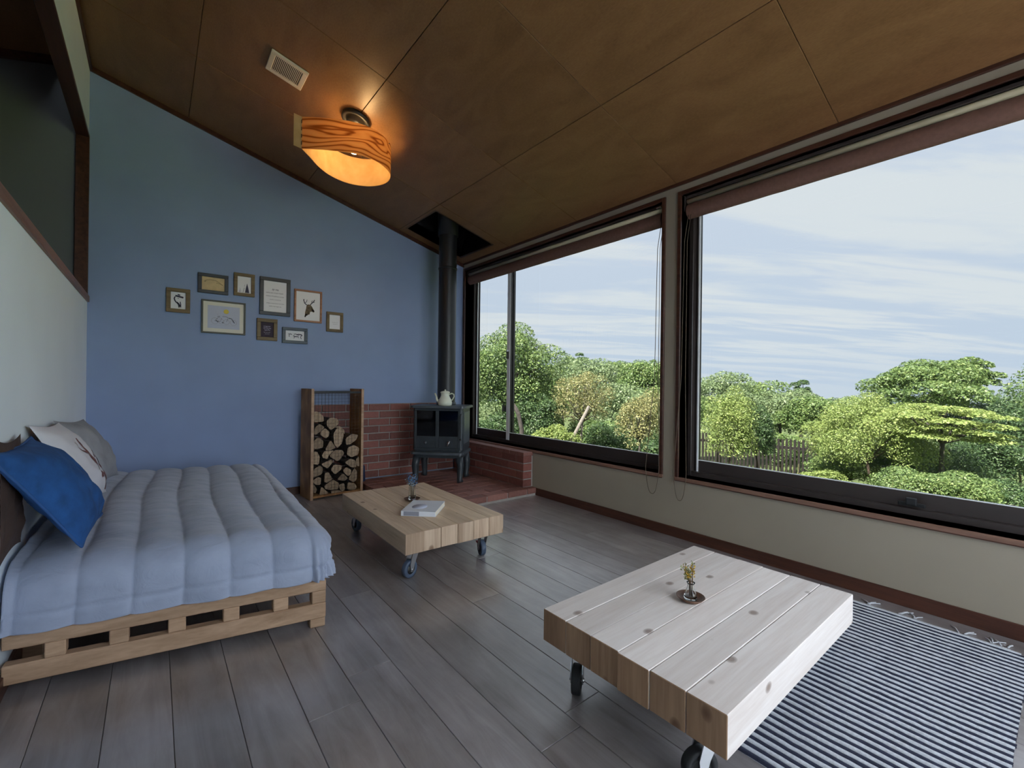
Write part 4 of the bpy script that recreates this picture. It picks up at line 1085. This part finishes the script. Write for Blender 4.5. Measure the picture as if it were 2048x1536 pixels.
# ------------------------------------------------------------------ garden
def gz(x, y): return -.62 - .078 * max(0, min(x, 13) - 3) - .018 * max(0, x - 13) + .10 * mn.noise(Vector((x * .35, y * .35, 0)))
m = MB(); gx = list(np.linspace(2.95, 16, 40)) + list(np.linspace(17, 70, 22)); gy = np.linspace(-45, 60, 90)
vs = [(x, y, gz(x, y)) for x in gx for y in gy]; ny = len(gy)
m.add(vs, [(i * ny + j, (i + 1) * ny + j, (i + 1) * ny + j + 1, i * ny + j + 1) for i in range(len(gx) - 1) for j in range(ny - 1)], 0, True)
struct(m.build('ground', 'soil'), 'sloping green garden ground outside the windows')
m = MB().box(-60, 2.95, -60, YB - .2, -.7, -.3); struct(m.build('bounce_ground', 'terrace'), 'dark terrace added behind the viewer, tone set for bounced light')

def leaf_mesh(name, clumps, leaf, mat, seed, up=.35, aspect=.5, low=-.45):
    R = np.random.default_rng(seed); Cs = []; Ns = []
    for (c, r, n) in clumps:
        d = R.normal(size=(n, 3)); d /= np.linalg.norm(d, axis=1)[:, None]
        d[:, 2] = np.where(d[:, 2] < low, -d[:, 2], d[:, 2])
        rad = 1.05 - .55 * R.random(n) ** 1.8
        Cs.append(np.array(c) + d * rad[:, None] * np.array(r)); Ns.append(d)
    Cn = np.concatenate(Cs); d = np.concatenate(Ns); n = len(Cn)
    nr = d * .55 + np.array([0, 0, up]) + R.normal(size=(n, 3)) * .42; nr /= np.linalg.norm(nr, axis=1)[:, None]
    t = np.cross(nr, R.normal(size=(n, 3))); t /= np.linalg.norm(t, axis=1)[:, None]; b = np.cross(nr, t)
    L = leaf * (.6 + .8 * R.random(n))[:, None]; w = L * aspect
    V = np.stack([Cn - t * L * .5, Cn + b * w * .5 + nr * L * .06, Cn + t * L * .5 - nr * L * .1, Cn - b * w * .5 + nr * L * .06], 1).reshape(-1, 3)
    me = bpy.data.meshes.new(name); me.vertices.add(n * 4); me.vertices.foreach_set('co', V.astype(np.float32).ravel())
    me.loops.add(n * 4); me.loops.foreach_set('vertex_index', np.arange(n * 4, dtype=np.int32))
    me.polygons.add(n); me.polygons.foreach_set('loop_start', np.arange(0, n * 4, 4, dtype=np.int32)); me.polygons.foreach_set('loop_total', np.full(n, 4, dtype=np.int32))
    me.materials.append(MATS[mat]); me.update(); me.validate(); return me

def tree(name, label, cat, px, py, hw, hh, depth, mat, nsub, nleaf, leaf, seed, sub=.40, bark='tree_bark', trunk=.05, open_=0, up=.35, aspect=.5, flat=1.0, group='trees and shrubs outside the windows', low=-.45, trunkpx=None):
    leaf *= .62; nleaf = int(nleaf * 2.1)
    if cat == 'shrub': trunk, bark = .018, 'bark'
    rr = random.Random(seed); c = at(px, py, depth); rx, rz = hw * depth / FPX, hh * depth / FPX
    basep = Vector((c.x, c.y, gz(c.x, c.y) - .05)) if trunkpx is None else None
    if trunkpx: q = at(trunkpx[0], trunkpx[1], depth); basep = Vector((q.x, q.y, gz(q.x, q.y) - .05))
    r = empty(name, basep); tag(r, label, cat, group)
    subs = []; ga = math.pi * (3 - math.sqrt(5))
    for k in range(nsub):
        z = 1 - 1.55 * (k + .5) / nsub; rad = math.sqrt(max(0, 1 - z * z)); a = ga * k + rr.uniform(-.4, .4); f = rr.uniform(.50, .86)
        s = rr.uniform(.6, 1.25) * sub
        subs.append((Vector((c.x + math.cos(a) * rad * rx * f, c.y + math.sin(a) * rad * rx * f, c.z + z * rz * f)), (rx * s, rx * s, rz * s * flat)))
    wts = [q[1][0] ** 2 for q in subs]; tot = sum(wts)
    cl = [(tuple(q[0] - basep), q[1], max(30, int(nleaf * w / tot))) for q, w in zip(subs, wts)]
    o = link('foliage', leaf_mesh('foliage', cl, leaf, mat, seed, up, aspect, low), r); o['kind'] = 'stuff'
    m = MB(); fork = Vector((c.x, c.y, c.z - rz * .45)) - basep
    if fork.z < .1: fork.z = .1
    mid = fork * .5 + Vector((rr.uniform(-.06, .06), rr.uniform(-.06, .06), 0))
    m.tube([Vector((0, 0, 0)), mid, fork], [trunk * 1.25, trunk, trunk * .8], 8); m.build('trunk', bark, r)
    for k in range(0, len(subs), max(1, len(subs) // (6 + open_))):
        e = subs[k][0] - basep; md = fork.lerp(e, .5) + Vector((rr.uniform(-.1, .1) * rx, rr.uniform(-.1, .1) * rx, .08 * rz))
        MB().tube([fork, md, e], [trunk * .6, trunk * .38, trunk * .12], 6).build('branch', bark, r)
    return r
T = tree
# through the window beside the stove
T('round_tree', 'big round dark green tree filling the narrow sash of the stove window', 'tree', 1012, 762, 108, 100, 8.5, 'leaf_green', 34, 15000, .075, 1, sub=.36, trunk=.085, trunkpx=(1003, 900))
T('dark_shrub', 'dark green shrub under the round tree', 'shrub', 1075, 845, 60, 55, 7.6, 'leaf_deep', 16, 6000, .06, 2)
T('sparse_tree', 'thin yellowish tree with bare twigs and a leaning pale trunk', 'tree', 1165, 812, 60, 72, 7.4, 'leaf_olive', 26, 2600, .055, 3, sub=.34, trunk=.022, open_=18, trunkpx=(1145, 930), bark='pale_bark')
T('sparse_tree', 'thin yellowish tree with tangled branches close to the window pier', 'tree', 1280, 850, 55, 72, 7.2, 'leaf_olive', 26, 2600, .055, 4, sub=.34, trunk=.022, open_=18, bark='tree_bark')
T('bushy_tree', 'mid green bushy tree behind the thin yellowish trees', 'tree', 1190, 790, 75, 62, 15, 'leaf_far', 22, 6500, .12, 5)
T('bushy_tree', 'pale green bushy tree between round tree and thin tree', 'tree', 1125, 785, 60, 68, 17, 'leaf_far', 22, 6000, .13, 6)
T('bushy_tree', 'bushy green tree rising behind the window pier', 'tree', 1300, 775, 65, 58, 13.5, 'leaf_green', 22, 6500, .11, 7)
T('pine_top', 'small dark treetop above the pale green hedge', 'tree', 1150, 728, 32, 24, 22, 'leaf_deep', 9, 1500, .14, 8, flat=.6)
T('bushy_tree', 'distant treetop with ragged outline above the hedge', 'tree', 1235, 752, 50, 35, 22, 'leaf_green', 14, 3000, .15, 9)
T('low_bush', 'deep green low bush at the foot of the thin trees', 'shrub', 1225, 900, 60, 48, 8.2, 'leaf_deep', 14, 4200, .06, 10)
T('low_bush', 'lime green low bush at the foot of the first thin tree', 'shrub', 1105, 890, 45, 36, 7.0, 'leaf_lime', 12, 2600, .05, 11)
# through the wide window
T('hedge_tree', 'bright green hedge tree at the left end of the wide window', 'tree', 1440, 805, 75, 55, 14, 'leaf_far', 22, 6500, .11, 12)
T('leafy_shrub', 'yellow green leafy shrub growing against the fence', 'shrub', 1462, 868, 52, 88, 8.5, 'leaf_lime', 26, 5200, .06, 13, sub=.36)
T('dark_shrub', 'dark blue green shrub half covering the fence', 'shrub', 1512, 880, 36, 62, 8.9, 'leaf_deep', 16, 4500, .06, 14)
T('hedge_tree', 'pale green hedge tree behind the fence', 'tree', 1560, 830, 70, 48, 14, 'leaf_far', 22, 6500, .11, 15)
T('bushy_tree', 'green bushy tree just behind the bare part of the fence', 'tree', 1625, 838, 60, 46, 12, 'leaf_green', 20, 5500, .10, 16)
T('pine_top', 'small pine with layered top above the fence', 'tree', 1603, 785, 22, 26, 18, 'leaf_deep', 9, 1300, .11, 17, flat=.5)
T('hedge_tree', 'distant blue green hedge trees above the shrubs', 'tree', 1690, 828, 55, 34, 20, 'leaf_far', 16, 4000, .14, 18)
T('glossy_shrub', 'big round glossy shrub with yellow green tips beside the fence', 'shrub', 1735, 882, 112, 92, 6.6, 'leaf_lime', 44, 17000, .046, 19, sub=.30)
T('feathery_tree', 'tall feathery tree with ragged top behind the flat topped tree', 'tree', 1845, 790, 105, 72, 10.5, 'leaf_green', 32, 9000, .10, 20, sub=.32, flat=.75, trunk=.06)
T('feathery_tree', 'feathery treetop highest against the sky', 'tree', 1935, 752, 45, 40, 10.8, 'leaf_green', 16, 3200, .10, 21, flat=.6)
T('flat_topped_tree', 'flat topped broadleaf tree with lime green layered leaves', 'tree', 1885, 858, 108, 62, 5.9, 'leaf_lime', 30, 7000, .062, 22, sub=.30, flat=.42, trunk=.03, open_=8, up=.9, trunkpx=(1888, 960), low=-.1)
T('dark_shrub', 'tall dark green shrub at the far right of the wide window', 'shrub', 2040, 895, 80, 92, 7.2, 'leaf_deep', 26, 9000, .06, 23)
T('hedge_tree', 'far green hedge right of the feathery tree', 'tree', 2060, 838, 80, 42, 15, 'leaf_far', 20, 5000, .12, 24)
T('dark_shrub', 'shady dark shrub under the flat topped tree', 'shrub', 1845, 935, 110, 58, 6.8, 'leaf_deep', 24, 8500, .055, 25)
T('low_bush', 'bright green low bush in front of the flat topped tree', 'shrub', 1830, 975, 70, 34, 4.9, 'leaf_green', 22, 5200, .04, 26)
T('low_bush', 'green low bush close to the wide window sill', 'shrub', 1920, 985, 62, 34, 4.6, 'leaf_green', 18, 4600, .04, 27)
T('low_bush', 'pale tipped low bush below the glossy shrub', 'shrub', 1655, 962, 42, 24, 6.4, 'leaf_lime', 12, 2600, .042, 28)
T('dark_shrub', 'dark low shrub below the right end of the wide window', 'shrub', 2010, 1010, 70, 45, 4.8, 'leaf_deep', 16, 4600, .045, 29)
for i, (px, d, lab) in enumerate(((2180, 9, 'green garden shrub beyond the wide window, near the house'), (2450, 10, 'leafy green tree standing far along the house front'), (2900, 13, 'round green tree on the open lawn farther along'), (3600, 12, 'bushy green tree at the far end of the lawn'))):
    T('garden_tree', lab, 'tree', px, 800, 120, 90, d, 'leaf_green', 20, 4000, .11, 40 + i)
for i, (px, py, hw, hh, d, mt, lab) in enumerate((
    (1000, 800, 90, 60, 16, 'leaf_far', 'pale green tree behind the big round tree'), (1080, 815, 80, 60, 13, 'leaf_green', 'green bush behind the thin trees, next to the round tree'),
    (1250, 830, 80, 60, 12, 'leaf_far', 'pale green bush filling the gap between the thin trees'), (1345, 830, 80, 60, 12.5, 'leaf_green', 'green bush mostly hidden by the window pier'),
    (1500, 815, 80, 50, 16, 'leaf_green', 'green tree above the shrubs on the fence'), (1600, 845, 90, 40, 15, 'leaf_far', 'pale hedge standing low behind the fence'),
    (1720, 850, 80, 40, 15, 'leaf_green', 'green hedge behind the glossy shrub'), (1980, 860, 80, 50, 11, 'leaf_deep', 'dark hedge between feathery tree and far right shrub'),
    (990, 880, 70, 45, 7.6, 'leaf_deep', 'dark bush at the foot of the big round tree'), (1190, 880, 70, 40, 9, 'leaf_green', 'green bush at the foot of the pale leaning trunk'), (1300, 905, 60, 40, 8.6, 'leaf_deep', 'dark bush under the thin tree at the pier'), (1990, 930, 70, 60, 6.6, 'leaf_deep', 'dark bush right of the flat topped tree'), (1700, 940, 80, 45, 7.4, 'leaf_green', 'green bush at the foot of the glossy shrub'),
    (1800, 850, 90, 50, 12, 'leaf_deep', 'dark hedge under the feathery tree'), (1560, 905, 60, 40, 11.8, 'leaf_green', 'green bush seen through the fence slats'))):
    T('hedge_bush', lab, 'shrub', px, py, hw, hh, d, mt, 18, 5000, .011 * d ** .9, 60 + i)
# leaning bare poles
bq = at(1120, 935, 6.9)
pt = MB().tube([Vector((bq.x, bq.y, gz(bq.x, bq.y) - .03)), at(1132, 905, 6.9), at(1150, 868, 6.9), at(1178, 812, 6.9)], [.038, .035, .030, .022], 8).build('bare_trunk', 'pale_bark'); tag(pt, 'pale bare trunk leaning among the thin yellowish trees', 'trunk')
bq = at(1040, 900, 6.3)
m = MB().tube([Vector((bq.x, bq.y, gz(bq.x, bq.y) - .03)), bq, at(1044, 860, 6.3), at(1036, 825, 6.3), at(1018, 795, 6.3)], [.036, .032, .032, .030, .024], 8)
pt = m.build('bent_trunk', 'tree_bark'); tag(pt, 'dark bent trunk crossing in front of the round tree', 'trunk')
# fence
P0, P1 = at(1385, 862, 11.3), at(1665, 884, 9.4); P0.z = P1.z = -.12
dv = (P1 - P0); Lf = Vector((dv.x, dv.y, 0)).length
FE = empty('garden_fence', (P0.x, P0.y, -1.36), (0, 0, math.atan2(dv.y, dv.x))); tag(FE, 'dark brown fence of narrow upright slats behind the shrubs', 'fence')
sm = MB().box(-.022, .022, -.011, .011, -.60, .60).mesh('slat', 'fence_wood')
x = .03; k = 0
while x < Lf:
    link('slat', sm, FE, (x, -.02, .62 + rng.uniform(-.008, .008))); x += .078
for z in (.3, 1.0): MB().box(0, Lf, .0, .04, z, z + .06).build('rail', 'fence_wood', FE)
for x in np.linspace(.1, Lf - .1, 3): MB().box(x - .04, x + .04, .04, .12, -.05, 1.2).build('post', 'fence_wood', FE)
# tall grass below the wide window
for i, (px, py, d, lab) in enumerate(((1775, 990, 4.2, 'thin tuft of tall yellowish grass under the glossy shrub'), (1950, 1030, 3.9, 'tuft of tall yellow grass blades just outside the wide window'), (1590, 955, 6.0, 'yellow green weed sprouting before the fence'))):
    c = at(px, py, d); b = Vector((c.x, c.y, gz(c.x, c.y))); rr = random.Random(i); r = empty('tall_grass', b); tag(r, lab, 'grass')
    top = c.z - b.z + .12
    for k in range(9):
        a = rr.uniform(0, 6.28); h = top * rr.uniform(.75, 1.08); s = rr.uniform(.03, .16)
        dx, dy = math.cos(a), math.sin(a); w = .007
        pts = [Vector((dx * s * f ** 2 + dx * .02, dy * s * f ** 2 + dy * .02, h * f)) for f in (0, .35, .7, 1)]
        mb = MB(); vs = []
        for j, p in enumerate(pts): ww = w * (1 - .8 * j / 3); vs += [p + Vector((-dy, dx, 0)) * ww, p - Vector((-dy, dx, 0)) * ww]
        mb.add(vs, [(2 * j, 2 * j + 1, 2 * j + 3, 2 * j + 2) for j in range(3)]); mb.build('blade', 'grass_blade', r)
